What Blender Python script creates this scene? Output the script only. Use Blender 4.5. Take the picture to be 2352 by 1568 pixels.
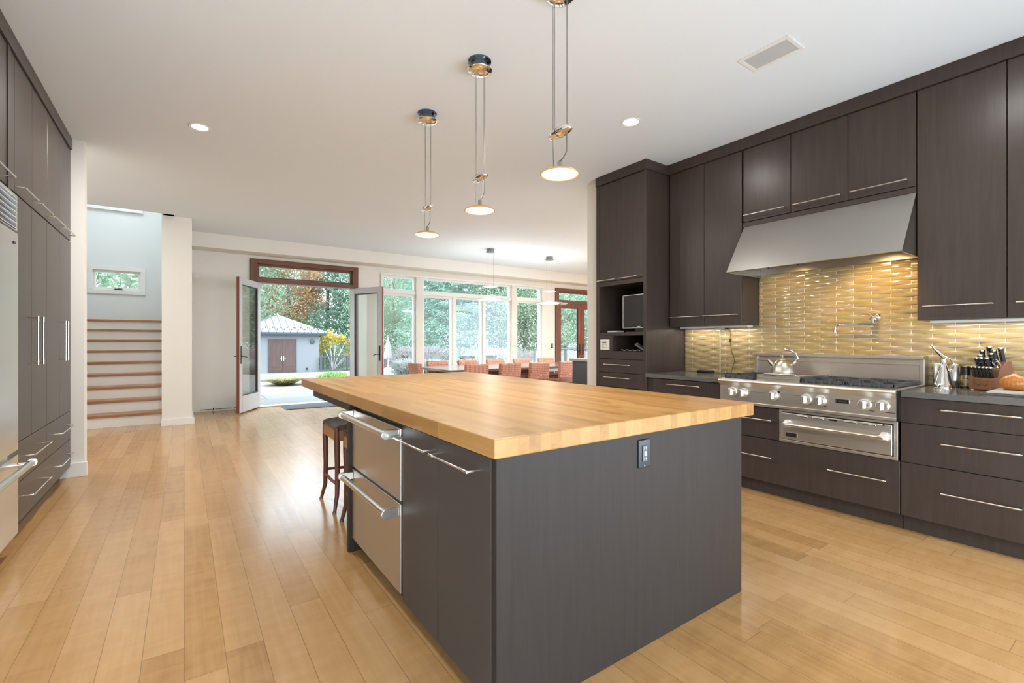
import bpy, bmesh, math, random
from mathutils import Vector, Matrix, noise
for _o in list(bpy.data.objects): bpy.data.objects.remove(_o)
SC = bpy.context.scene; COL = SC.collection
PI = math.pi; rad = math.radians

# ---------------------------------------------------------------- camera, sky, sun, exposure
_c = bpy.data.cameras.new('camera'); CAM = bpy.data.objects.new('camera', _c); COL.objects.link(CAM)
_c.sensor_fit = 'HORIZONTAL'; _c.sensor_width = 36.0; _c.lens = 1075.0/2352.0*36.0
_c.clip_start = 0.05; _c.clip_end = 300
CAM.location = (0, 0, 1.24); CAM.rotation_euler = (rad(90), 0, rad(-35))
SC.camera = CAM
SC.view_settings.view_transform = 'Standard'; SC.view_settings.look = 'None'
SC.view_settings.gamma = 1.0; SC.view_settings.use_curve_mapping = False
SC.view_settings.exposure = 0.3
SKY = 6.3; SUN = 8.0; CAN = 8.0; HOODW = 10.5; UNDERW = 2.2
W = bpy.data.worlds.new('sky'); SC.world = W; W.use_nodes = True
_wb = W.node_tree.nodes['Background']; _wb.inputs[0].default_value = (0.73, 0.875, 1.0, 1); _wb.inputs[1].default_value = SKY
_s = bpy.data.lights.new('sun', 'SUN'); _s.energy = SUN; _s.angle = rad(4); _s.color = (1.0, 0.975, 0.94)
SUNO = bpy.data.objects.new('sun', _s); COL.objects.link(SUNO)
SUNO.rotation_euler = Vector((1.0, 0.12, -1.25)).to_track_quat('-Z', 'Y').to_euler(); SUNO.location = (-10, 0, 20)

# ---------------------------------------------------------------- helpers
def origin_of(p):
    v = Vector((0, 0, 0))
    while p is not None:
        v += p.location; p = p.parent
    return v
def link(name, bm, mats, parent=None, bevel=0.0, smooth=False, seg=2):
    """link a bmesh (built in world coordinates) as ONE object"""
    bmesh.ops.recalc_face_normals(bm, faces=bm.faces[:])
    if parent is not None:
        off = origin_of(parent)
    else:
        xs = [v.co for v in bm.verts]
        off = Vector(((min(c.x for c in xs)+max(c.x for c in xs))/2, (min(c.y for c in xs)+max(c.y for c in xs))/2, min(c.z for c in xs)))
    bmesh.ops.translate(bm, verts=bm.verts[:], vec=-off)
    me = bpy.data.meshes.new(name); bm.to_mesh(me); bm.free()
    if not isinstance(mats, (list, tuple)): mats = [mats]
    for m in mats: me.materials.append(m)
    if smooth:
        for p in me.polygons: p.use_smooth = True
        if smooth != 'all':
            me.set_sharp_from_angle(angle=rad(40))
    o = bpy.data.objects.new(name, me); COL.objects.link(o)
    if parent is not None: o.parent = parent
    else: o.location = off
    if bevel > 0:
        b = o.modifiers.new('bevel', 'BEVEL'); b.width = bevel; b.segments = seg; b.limit_method = 'ANGLE'; b.angle_limit = rad(40)
        b.harden_normals = False
    return o
def tag(o, label, cat, group=None):
    o['label'] = label; o['category'] = cat
    if group: o['group'] = group
    return o
def thing(name, label, cat, loc=(0, 0, 0), group=None):
    o = bpy.data.objects.new(name, None); o.empty_display_size = 0.1; COL.objects.link(o); o.location = loc
    return tag(o, label, cat, group)
def struct(name, bm, m, bevel=0, smooth=False):
    o = link(name, bm, m, None, bevel, smooth); o['kind'] = 'structure'; return o
def dup(root, loc, rotz=None, label=None, group=None):
    def cp(o, par):
        c = o.copy(); COL.objects.link(c)
        if par is not None: c.parent = par; c.matrix_parent_inverse = o.matrix_parent_inverse.copy()
        for ch in o.children: cp(ch, c)
        return c
    kids = list(root.children)
    r = root.copy(); COL.objects.link(r); r.location = loc
    for ch in kids: cp(ch, r)
    if rotz is not None: r.rotation_euler = (0, 0, rotz)
    if label: r['label'] = label
    if group: r['group'] = group
    return r
def BM(): return bmesh.new()
def box(bm, x0, x1, y0, y1, z0, z1, mi=0, mat=None):
    vs = [bm.verts.new(p) for p in ((x0,y0,z0),(x1,y0,z0),(x1,y1,z0),(x0,y1,z0),(x0,y0,z1),(x1,y0,z1),(x1,y1,z1),(x0,y1,z1))]
    if mat is not None:
        for v in vs: v.co = mat @ v.co
    for f in ((0,3,2,1),(4,5,6,7),(0,1,5,4),(1,2,6,5),(2,3,7,6),(3,0,4,7)):
        fc = bm.faces.new([vs[i] for i in f]); fc.material_index = mi
    return bm
def bx(*a, **k): return box(BM(), *a, **k)
def frame_of(d):
    d = Vector(d).normalized(); up = Vector((0, 0, 1)) if abs(d.z) < 0.95 else Vector((1, 0, 0))
    s = d.cross(up).normalized(); return s, s.cross(d).normalized()
def tube(bm, pts, r, n=10, mi=0, closed=False):
    """swept tube through points; r number or list"""
    pts = [Vector(p) for p in pts]; rings = []
    N = len(pts); ps = None
    for i, p in enumerate(pts):
        if closed: d = pts[(i+1) % N]-pts[i-1]
        else: d = pts[min(i+1, N-1)]-pts[max(i-1, 0)]
        s, u = frame_of(d)
        if ps is not None:
            s = (ps - d.normalized()*ps.dot(d.normalized())).normalized(); u = s.cross(d.normalized()).normalized()
        ps = s
        rr = r[i] if isinstance(r, (list, tuple)) else r
        rings.append([bm.verts.new(p + (s*math.cos(2*PI*k/n) + u*math.sin(2*PI*k/n))*rr) for k in range(n)])
    for i in range(N if closed else N-1):
        a, b = rings[i], rings[(i+1) % N]
        for k in range(n):
            f = bm.faces.new((a[k], a[(k+1) % n], b[(k+1) % n], b[k])); f.material_index = mi
    if not closed:
        f = bm.faces.new(rings[0]); f.material_index = mi
        f = bm.faces.new(rings[-1][::-1]); f.material_index = mi
    return bm
def cyl(bm, c, r, z0, z1, n=24, mi=0): return tube(bm, [(c[0], c[1], z0), (c[0], c[1], z1)], r, n, mi)
def lathe(bm, prof, c, n=32, axis='z', mi=0):
    """profile [(r,h)...] around an axis through c"""
    rings = []
    for (r, h) in prof:
        ring = []
        for k in range(n):
            a = 2*PI*k/n; u, w = r*math.cos(a), r*math.sin(a)
            p = {'z': (c[0]+u, c[1]+w, c[2]+h), 'x': (c[0]+h, c[1]+u, c[2]+w), 'y': (c[0]+u, c[1]+h, c[2]+w)}[axis]
            ring.append(bm.verts.new(p))
        rings.append(ring)
    for a, b in zip(rings, rings[1:]):
        for k in range(n):
            f = bm.faces.new((a[k], a[(k+1) % n], b[(k+1) % n], b[k])); f.material_index = mi
    for ring in (rings[0], rings[-1]):
        try: f = bm.faces.new(ring); f.material_index = mi
        except ValueError: pass
    bmesh.ops.remove_doubles(bm, verts=[v for r in (rings[0], rings[-1]) for v in r], dist=1e-5)
    return bm
def prism(bm, poly, a0, a1, axis='y', mi=0, mat=None):
    """poly of 2D points extruded along axis. axis y: (x,z); axis x: (y,z); axis z: (x,y)"""
    def P(p, a): return {'y': (p[0], a, p[1]), 'x': (a, p[0], p[1]), 'z': (p[0], p[1], a)}[axis]
    A = [bm.verts.new(P(p, a0)) for p in poly]; B = [bm.verts.new(P(p, a1)) for p in poly]
    if mat is not None:
        for v in A+B: v.co = mat @ v.co
    n = len(poly)
    fs = [bm.faces.new(A), bm.faces.new(B[::-1])]
    for i in range(n): fs.append(bm.faces.new((A[i], B[i], B[(i+1) % n], A[(i+1) % n])))
    for f in fs: f.material_index = mi
    return bm
def arc(c, r, a0, a1, n, plane='xz'):
    out = []
    for i in range(n+1):
        a = a0+(a1-a0)*i/n; u, w = r*math.cos(a), r*math.sin(a)
        out.append((c[0]+u, c[1], c[2]+w) if plane == 'xz' else (c[0], c[1]+u, c[2]+w) if plane == 'yz' else (c[0]+u, c[1]+w, c[2]))
    return out
def lamp(name, parent, loc, energy, color, kind='AREA', size=0.12, spread=None, spot=None, rot=(0, 0, 0), size_y=None):
    l = bpy.data.lights.new(name, kind); l.energy = energy; l.color = color
    if kind == 'AREA':
        l.shape = 'DISK' if size_y is None else 'RECTANGLE'; l.size = size
        if size_y: l.size_y = size_y
        if spread: l.spread = spread
    else:
        l.shadow_soft_size = size
        if kind == 'SPOT': l.spot_size = spot; l.spot_blend = 0.6
    o = bpy.data.objects.new(name, l); COL.objects.link(o); o.parent = parent; o.location = Vector(loc)-origin_of(parent); o.rotation_euler = rot
    return o
def lettering(name, txt, size, M4, mat, parent):
    c = bpy.data.curves.new(name, 'FONT'); c.body = txt; c.size = size; c.extrude = 0.0006; c.align_x = 'CENTER'; c.align_y = 'CENTER'
    t = bpy.data.objects.new(name, c); COL.objects.link(t)
    me = bpy.data.meshes.new_from_object(t.evaluated_get(bpy.context.evaluated_depsgraph_get()))
    bpy.data.objects.remove(t); bpy.data.curves.remove(c)
    me.transform(Matrix.Translation(-origin_of(parent)) @ M4); me.materials.clear(); me.materials.append(mat)
    o = bpy.data.objects.new(name, me); COL.objects.link(o); o.parent = parent
    return o

# ---------------------------------------------------------------- materials
class NT:
    def __init__(s, name):
        s.m = bpy.data.materials.new(name); s.m.use_nodes = True; s.t = s.m.node_tree; s.b = s.t.nodes['Principled BSDF']; s.out = s.t.nodes['Material Output']
    def n(s, typ, **k):
        x = s.t.nodes.new(typ)
        for a, v in k.items(): setattr(x, a, v)
        return x
    def l(s, a, b): s.t.links.new(a, b)
    def put(s, inp, v):
        if hasattr(v, 'is_linked') or isinstance(v, bpy.types.NodeSocket): s.l(v, inp)
        else: inp.default_value = v
    def math(s, op, a, b=0.0, c=0.0):
        x = s.n('ShaderNodeMath', operation=op); s.put(x.inputs[0], a); s.put(x.inputs[1], b); s.put(x.inputs[2], c); return x.outputs[0]
    def coord(s, kind='Object'):
        return s.n('ShaderNodeTexCoord').outputs[kind]
    def pos(s): return s.n('ShaderNodeNewGeometry').outputs['Position']
    def sep(s, v):
        x = s.n('ShaderNodeSeparateXYZ'); s.l(v, x.inputs[0]); return x.outputs
    def comb(s, x, y, z):
        c = s.n('ShaderNodeCombineXYZ')
        for i, v in enumerate((x, y, z)): s.put(c.inputs[i], v)
        return c.outputs[0]
    def scale(s, v, sc):
        m = s.n('ShaderNodeMapping'); s.l(v, m.inputs[0]); m.inputs['Scale'].default_value = sc; return m.outputs[0]
    def noise(s, v, sc=5, det=3, rough=0.5, dist=0.0):
        x = s.n('ShaderNodeTexNoise'); s.l(v, x.inputs['Vector']); x.inputs['Scale'].default_value = sc; x.inputs['Detail'].default_value = det
        x.inputs['Roughness'].default_value = rough; x.inputs['Distortion'].default_value = dist; return x.outputs[0]
    def white(s, v):
        x = s.n('ShaderNodeTexWhiteNoise'); s.l(v, x.inputs['Vector']); return x.outputs[0]
    def ramp(s, f, stops):
        r = s.n('ShaderNodeValToRGB'); s.l(f, r.inputs[0]); e = r.color_ramp.elements
        while len(e) < len(stops): e.new(0.5)
        for i, (p, c) in enumerate(stops): e[i].position = p; e[i].color = (c[0], c[1], c[2], 1)
        return r.outputs[0]
    def mix(s, f, a, b, mode='MIX'):
        x = s.n('ShaderNodeMix', data_type='RGBA', blend_type=mode); s.put(x.inputs[0], f)
        for i, v in ((6, a), (7, b)):
            if isinstance(v, tuple): v = (v[0], v[1], v[2], 1)
            s.put(x.inputs[i], v)
        return x.outputs[2]
    def bump(s, h, st=0.1, d=0.01):
        x = s.n('ShaderNodeBump'); s.l(h, x.inputs['Height']); x.inputs['Strength'].default_value = st; x.inputs['Distance'].default_value = d
        s.l(x.outputs[0], s.b.inputs['Normal'])
    def set(s, color=None, rough=None, metal=None, spec=None, coat=None, emit=None, estr=None, aniso=None):
        I = s.b.inputs
        if color is not None: s.put(I['Base Color'], (*color, 1) if isinstance(color, tuple) else color)
        if rough is not None: s.put(I['Roughness'], rough)
        if metal is not None: I['Metallic'].default_value = metal
        if spec is not None: I['Specular IOR Level'].default_value = spec
        if coat is not None: I['Coat Weight'].default_value = coat; I['Coat Roughness'].default_value = 0.1
        if emit is not None: I['Emission Color'].default_value = (*emit, 1); I['Emission Strength'].default_value = estr
        if aniso is not None: I['Anisotropic'].default_value = aniso
        return s
def plain(name, color, rough=0.5, metal=0.0, spec=0.5, nz=0.06, nsc=6.0, coat=None):
    """a colour with a faint procedural unevenness"""
    s = NT(name); v = s.noise(s.coord(), nsc, 3)
    c = s.mix(v, tuple(max(0, x*(1-nz)) for x in color), tuple(min(1, x*(1+nz)) for x in color)); s.set(c, rough, metal, spec, coat)
    return s.m
def wood_grain(name, c0, c1, rough=0.4, axis='z', sc=1.0, spec=0.4, bump=0.05):
    s = NT(name); v = s.coord()
    st = {'z': (28*sc, 28*sc, 1.6*sc), 'y': (28*sc, 1.6*sc, 28*sc), 'x': (1.6*sc, 28*sc, 28*sc)}[axis]
    g = s.noise(s.scale(v, st), 1.6, 5, 0.6, 0.6); g2 = s.noise(v, 1.3, 2)
    f = s.math('ADD', s.math('MULTIPLY', g, 0.75), s.math('MULTIPLY', g2, 0.25))
    c = s.ramp(f, [(0.32, c0), (0.68, c1)]); s.set(c, rough, 0, spec); s.bump(g, bump, 0.002)
    return s.m
def brushed(name, color, rough=0.28, axis='y', aniso=0.0, nz=0.08):
    s = NT(name); v = s.coord(); st = {'y': (120, 1.5, 120), 'z': (120, 120, 1.5), 'x': (1.5, 120, 120)}[axis]
    g = s.noise(s.scale(v, st), 2.0, 3)
    s.set(s.mix(g, tuple(x*(1-nz) for x in color), color), None, 1.0)
    s.put(s.b.inputs['Roughness'], s.math('ADD', s.math('MULTIPLY', g, 0.10), rough-0.05)); s.bump(g, 0.03, 0.001)
    return s.m
def planks(name, w, L, cols, rough, groove=0.5, gw=0.012, grain=0.25, spec=0.5, use_y=True, gap=True, var=0.5, figure=0.0, coat=None):
    """boards along Y: width w across X, random lengths; colours per board plus grain"""
    s = NT(name); x, y, z = s.sep(s.pos())
    col = s.math('FLOOR', s.math('DIVIDE', x, w)); fx = s.math('FRACT', s.math('DIVIDE', x, w))
    off = s.math('MULTIPLY', s.white(s.comb(col, 3.7, 0.0)), 7.0)
    yy = s.math('ADD', s.math('DIVIDE', y, L), off); row = s.math('FLOOR', yy); fy = s.math('FRACT', yy)
    rnd = s.white(s.comb(col, row, 1.3))
    gv = s.comb(s.math('ADD', s.math('MULTIPLY', x, 22.0), s.math('MULTIPLY', rnd, 50.0)), s.math('MULTIPLY', y, 1.3), s.math('MULTIPLY', z, 22.0))
    g = s.noise(gv, 1.4, 5, 0.6, 0.8)
    f = s.math('ADD', s.math('ADD', s.math('MULTIPLY', s.math('SUBTRACT', rnd, 0.5), var), s.math('MULTIPLY', s.math('SUBTRACT', g, 0.5), grain*2)), 0.5)
    if figure > 0:
        fg = s.noise(s.comb(s.math('ADD', s.math('MULTIPLY', x, 5.0), s.math('MULTIPLY', rnd, 30.0)), s.math('MULTIPLY', y, 14.0), 0.0), 1.0, 2, 0.5, 0.5)
        f = s.math('ADD', f, s.math('MULTIPLY', s.math('SUBTRACT', fg, 0.5), figure))
    c = s.ramp(f, cols)
    e = s.math('MINIMUM', fx, s.math('SUBTRACT', 1.0, fx)); e2 = s.math('MINIMUM', fy, s.math('SUBTRACT', 1.0, fy))
    gx = s.math('LESS_THAN', e, gw); gy = s.math('LESS_THAN', e2, gw*w/L)
    gm = s.math('MAXIMUM', gx, gy)
    c = s.mix(s.math('MULTIPLY', gm, groove), c, (0.16, 0.09, 0.045))
    s.set(c, None, 0, spec, coat)
    s.put(s.b.inputs['Roughness'], s.math('ADD', s.math('MULTIPLY', g, 0.12), rough-0.06))
    if gap:
        s.bump(s.math('SUBTRACT', s.math('MULTIPLY', g, 0.15), gm), 0.12, 0.003)
    return s.m
def emis(name, color, st):
    s = NT(name); s.set((0.8, 0.8, 0.8), 0.4, emit=color, estr=st); return s.m
def glass_pane(name, tint=(0.96, 0.99, 0.98), refl=1.0):
    s = NT(name); s.t.nodes.remove(s.b)
    tr = s.n('ShaderNodeBsdfTransparent'); tr.inputs[0].default_value = (*tint, 1)
    gl = s.n('ShaderNodeBsdfGlossy'); gl.inputs['Roughness'].default_value = 0.02
    lw = s.n('ShaderNodeLayerWeight'); lw.inputs[0].default_value = 0.5; fr = s.math('MULTIPLY_ADD', s.math('POWER', lw.outputs['Facing'], 5.0), 0.92, 0.05)
    mx = s.n('ShaderNodeMixShader'); s.l(s.math('MULTIPLY', fr, refl), mx.inputs[0]); s.l(tr.outputs[0], mx.inputs[1]); s.l(gl.outputs[0], mx.inputs[2])
    s.l(mx.outputs[0], s.out.inputs[0]); return s.m

M = {}
M['ceiling'] = plain('ceiling_paint', (0.80, 0.865, 0.92), 0.8, nz=0.01, nsc=2)
M['wall'] = plain('wall_paint', (0.80, 0.765, 0.70), 0.75, nz=0.02, nsc=2)
M['stairwall'] = plain('stairwell_paint', (0.78, 0.80, 0.78), 0.75, nz=0.02, nsc=2)
M['trim'] = plain('white_trim_paint', (0.82, 0.81, 0.77), 0.45, nz=0.02)
M['cab'] = wood_grain('espresso_wood', (0.044, 0.031, 0.026), (0.060, 0.044, 0.037), 0.32, 'z', 1.0, 0.38, 0.04)
M['idoor'] = plain('grey_door_lacquer', (0.060, 0.056, 0.055), 0.42, spec=0.35)
M['island'] = wood_grain('charcoal_wood', (0.035, 0.028, 0.025), (0.044, 0.036, 0.032), 0.42, 'z', 1.2, 0.18, 0.03)
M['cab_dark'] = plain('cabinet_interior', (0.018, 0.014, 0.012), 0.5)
M['gapm'] = plain('toe_kick_wood', (0.03, 0.022, 0.018), 0.5)
M['steel'] = brushed('brushed_steel', (0.54, 0.512, 0.465), 0.33, 'y')
M['steel_b'] = brushed('brushed_steel_lightened', (0.76, 0.72, 0.66), 0.38, 'y')  # lighter copy of the brushed steel, making up for dark reflections on fronts
M['knobm'] = plain('satin_knob_metal', (0.80, 0.78, 0.75), 0.32, 1.0, nz=0.02)
M['steel_v'] = brushed('brushed_steel_vertical', (0.62, 0.61, 0.59), 0.32, 'z')
M['steel_f'] = plain('fridge_steel', (0.80, 0.81, 0.82), 0.22, 1.0, nz=0.02)
M['nickel'] = plain('satin_nickel', (0.72, 0.70, 0.66), 0.25, 1.0, nz=0.03)
M['chrome'] = plain('polished_chrome', (0.85, 0.86, 0.88), 0.06, 1.0, nz=0.02)
M['castiron'] = plain('cast_iron', (0.055, 0.057, 0.060), 0.5, 0.0)
M['black'] = plain('black_plastic', (0.012, 0.012, 0.013), 0.3)
M['screen'] = plain('dark_screen_glass', (0.02, 0.019, 0.018), 0.12)
M['stone'] = plain('grey_stone_counter', (0.115, 0.112, 0.105), 0.14, nz=0.2, nsc=160)
M['butcher'] = planks('butcher_block', 0.047, 0.62, [(0.0, (0.26, 0.12, 0.030)), (0.45, (0.42, 0.218, 0.062)), (0.8, (0.49, 0.272, 0.088)), (1.0, (0.56, 0.34, 0.13))], 0.36, 0.10, 0.015, 0.36, 0.4, gap=False, var=0.52, figure=0.12)
M['floor'] = planks('maple_floor', 0.135, 1.7, [(0.0, (0.28, 0.135, 0.043)), (0.4, (0.46, 0.255, 0.098)), (0.7, (0.535, 0.312, 0.135)), (1.0, (0.61, 0.385, 0.19))], 0.20, 0.55, 0.012, 0.26, 0.5, var=0.40, figure=0.42)
M['tile'] = plain('olive_gold_glazed_tile', (0.36, 0.262, 0.115), 0.12, nz=0.16, nsc=9, coat=0.5)
M['grout'] = plain('pale_grout', (0.80, 0.78, 0.73), 0.8)
M['mahog'] = wood_grain('mahogany', (0.18, 0.044, 0.026), (0.29, 0.085, 0.052), 0.32, 'z', 0.6)
M['mahog_h'] = wood_grain('mahogany_rail', (0.13, 0.055, 0.034), (0.215, 0.10, 0.063), 0.32, 'x', 0.6)
M['mahog_j'] = wood_grain('brown_mahogany_jamb', (0.13, 0.052, 0.033), (0.21, 0.092, 0.06), 0.32, 'z', 0.6)
M['louvre'] = plain('louvre_window_sheen', (0.74, 0.75, 0.77), 0.45, 0.3, nz=0.02)  # steel louvres coloured pale in place of reflected window light
M['clad'] = plain('grey_door_cladding', (0.52, 0.50, 0.49), 0.4)
M['tread'] = wood_grain('stair_tread_wood', (0.30, 0.125, 0.05), (0.46, 0.22, 0.10), 0.35, 'x', 0.6)
M['pane'] = glass_pane('window_glass')
M['pane_soft'] = glass_pane('door_glass', (0.93, 0.97, 0.96), 1.0)
M['white'] = plain('white_plastic', (0.78, 0.77, 0.72), 0.4)
M['bronze'] = plain('dark_bronze', (0.05, 0.045, 0.045), 0.35, 0.8)

# ================================================================ the setting
CZ = 3.09
def xf(bm, m): bmesh.ops.transform(bm, matrix=m, verts=bm.verts[:]); return bm
struct('floor', bx(-1.75, 11.2, -0.6, 10.0, -0.12, 0.0), M['floor'])
b = BM(); box(b, -1.75, 11.2, -1.2, 8.44, CZ, CZ+0.2); box(b, -0.25, 11.2, 8.44, 10.1, CZ, CZ+0.2)
struct('ceiling', b, M['ceiling'])
struct('wall_left', bx(-1.75, -1.6, -1.2, 12.2, 0, 5.0), M['wall'])
b = BM(); box(b, 4.5, 4.62, -0.75, 3.81, 0, CZ); box(b, 3.93, 4.62, 3.815, 4.05, 0, CZ); struct('wall_right', b, M['wall'])
b = BM(); box(b, -1.75, 4.62, -1.2, -1.05, 1.43, CZ); box(b, 4.62, 11.2, -1.2, -1.05, 0, CZ); struct('rear_light_baffle', b, M['wall'])  # unseen, added: upper part baffles sky light, solid part stops window reflections
struct('wall_stub', bx(-1.6, -0.757, 5.815, 5.95, 0, CZ), M['wall'])
struct('wall_pier', bx(-0.27, 0.095, 8.54, 10.1, 0, CZ), M['wall'])
b = BM()   # wall with the garden doors and the window
Y0, Y1 = 9.91, 10.1
box(b, 0.095, 1.0, Y0, Y1, 0, CZ); box(b, 1.0, 2.99, Y0, Y1, 2.79, CZ); box(b, 2.99, 3.5, Y0, Y1, 0, CZ)
box(b, 3.5, 7.95, Y0, Y1, 2.705, CZ); box(b, 3.5, 7.95, Y0, Y1, 0, 0.42); box(b, 7.95, 8.39, Y0, Y1, 0, CZ)
box(b, 8.39, 10.4, Y0, Y1, 2.73, CZ); box(b, 10.4, 11.2, Y0, Y1, 0, CZ)
struct('wall_back', b, M['wall'])
struct('wall_dining', bx(11.05, 11.2, 4.05, 9.91, 0, CZ), M['wall'])
struct('wall_soffit', bx(0.095, 11.05, 9.5, 9.912, 2.845, CZ), M['wall'])
# stairwell beyond the left pier
b = BM(); box(b, -1.6, -1.5, 12.0, 12.2, 0, 5.0); box(b, -0.66, 0.0, 12.0, 12.2, 0, 5.0); box(b, -1.5, -0.66, 12.0, 12.2, 0, 2.19); box(b, -1.5, -0.66, 12.0, 12.2, 2.69, 5.0)
struct('wall_stair_back', b, M['stairwall'])
struct('wall_stair_right', bx(-0.27, -0.12, 10.1, 12.0, 0, 5.0), M['stairwall'])
struct('wall_stair_upper', bx(-1.6, -0.12, 8.3, 8.44, CZ+0.2, 5.0), M['stairwall'])
struct('wall_stair_upper_side', bx(-0.27, -0.12, 8.44, 10.1, CZ, 5.0), M['stairwall'])
b = BM(); box(b, -1.75, -0.1, 8.3, 8.9, 5.0, 5.2); box(b, -1.75, -0.1, 11.0, 12.2, 5.0, 5.2); box(b, -1.75, -1.4, 8.9, 11.0, 5.0, 5.2); box(b, -0.45, -0.1, 8.9, 11.0, 5.0, 5.2)
struct('ceiling_stair', b, M['stairwall'])
struct('trim_1', bx(-1.6, -0.68, 11.93, 12.0, 3.80, 3.88), M['trim'])
# baseboards
struct('baseboard_stub', bx(-1.0, -0.735, 5.79, 5.815, 0, 0.13), M['trim'], 0.003)
b = BM(); box(b, -0.28, 0.125, 8.515, 8.54, 0, 0.10); box(b, 0.095, 0.12, 8.54, 9.91, 0, 0.10); struct('baseboard_pier', b, M['trim'], 0.003)
struct('baseboard_back', bx(0.12, 1.0, 9.885, 9.91, 0, 0.10), M['trim'], 0.003)
struct('baseboard_middle', bx(2.99, 3.5, 9.885, 9.91, 0, 0.10), M['trim'], 0.003)
struct('baseboard_dining', bx(3.5, 8.39, 9.885, 9.91, 0, 0.10), M['trim'], 0.003)

def structthing(name, loc):
    o = bpy.data.objects.new(name, None); o.empty_display_size = 0.1; COL.objects.link(o); o.location = loc; o['kind'] = 'structure'; return o
# staircase
st = thing('staircase', 'straight flight of white stairs with brown wooden treads behind the left pier', 'stairs', (-0.93, 10.2, 0))
for k in range(9):
    y = 8.87+0.28*k
    link('riser', bx(-1.598, -0.272, y, y+0.02, 0.182*k, 0.182*(k+1)-0.035), M['trim'], st)
    y1 = y+0.28+0.02 if k < 8 else 11.998
    link('tread', bx(-1.598, -0.272, y-0.03, y1, 0.182*(k+1)-0.036, 0.182*(k+1)), M['tread'], st, 0.006)
# stair window
w = structthing('window_2', (-1.08, 12.0, 2.19))
b = BM(); X0, X1, Z0, Z1 = -1.5, -0.66, 2.19, 2.69
for (a, c, d, e) in ((X0-.02, X1+.02, Z1-.06, Z1+.02), (X0-.02, X1+.02, Z0-.02, Z0+.06), (X0-.02, X0+.06, Z0+.06, Z1-.06), (X1-.06, X1+.02, Z0+.06, Z1-.06)): box(b, a, c, 11.97, 12.1, d, e)
link('window_frame', b, M['trim'], w, 0.004)
b = BM()
for (a, c, d, e) in ((X0+.06, X1-.06, Z1-.10, Z1-.06), (X0+.06, X1-.06, Z0+.06, Z0+.11), (X0+.06, X0+.10, Z0+.11, Z1-.10), (X1-.10, X1-.06, Z0+.11, Z1-.10)): box(b, a, c, 12.02, 12.07, d, e)
link('sash', b, M['trim'], w, 0.004)
link('pane', bx(X0+.1, X1-.1, 12.04, 12.046, Z0+.11, Z1-.10), M['pane'], w)
b = BM(); box(b, -1.12, -1.0, 11.965, 12.02, Z0+.065, Z0+.085); tube(b, [(-1.06, 11.96, Z0+.09), (-1.0, 11.94, Z0+.10)], .006, 6); link('crank_handle', b, M['bronze'], w)
# big dining window
w = structthing('window_1', (5.72, 9.91, 0.42))
def rect_frame(b, x0, x1, z0, z1, t, y0, y1):
    box(b, x0, x1, y0, y1, z1-t, z1); box(b, x0, x1, y0, y1, z0, z0+t); box(b, x0, x0+t, y0, y1, z0+t, z1-t); box(b, x1-t, x1, y0, y1, z0+t, z1-t)
b = BM(); rect_frame(b, 3.47, 7.98, 0.39, 2.735, 0.045, 9.885, 10.12); link('window_frame', b, M['trim'], w, 0.004)
for (x0, x1) in ((4.295, 4.465), (6.93, 7.095)):
    link('mullion_post', bx(x0, x1, 9.895, 10.11, 0.435, 2.69), M['wall'], w, 0.004)
ZT = 2.33
cells = [(3.515, 4.295), (4.465, 6.93), (7.095, 7.935)]
for (x0, x1) in cells:
    link('transom_bar', bx(x0, x1, 9.92, 10.08, ZT-0.03, ZT+0.03), M['trim'], w, 0.003)
    b = BM(); rect_frame(b, x0, x1, ZT+0.03, 2.69, 0.04, 9.95, 10.04); link('sash', b, M['trim'], w, 0.003)
    link('pane', bx(x0+.04, x1-.04, 9.99, 9.996, ZT+0.07, 2.65), M['pane'], w)
for (x0, x1) in ((3.515, 4.295), (4.465, 5.24), (5.30, 6.06), (6.12, 6.93), (7.095, 7.935)):
    b = BM(); rect_frame(b, x0, x1, 0.435, ZT-0.03, 0.045, 9.95, 10.04); link('sash', b, M['trim'], w, 0.003)
    link('pane', bx(x0+.045, x1-.045, 9.99, 9.996, 0.48, ZT-0.075), M['pane'], w)
for (x0, x1) in ((5.24, 5.30), (6.06, 6.12)): link('mullion_post', bx(x0, x1, 9.93, 10.08, 0.435, ZT-0.03), M['trim'], w, 0.003)

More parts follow.
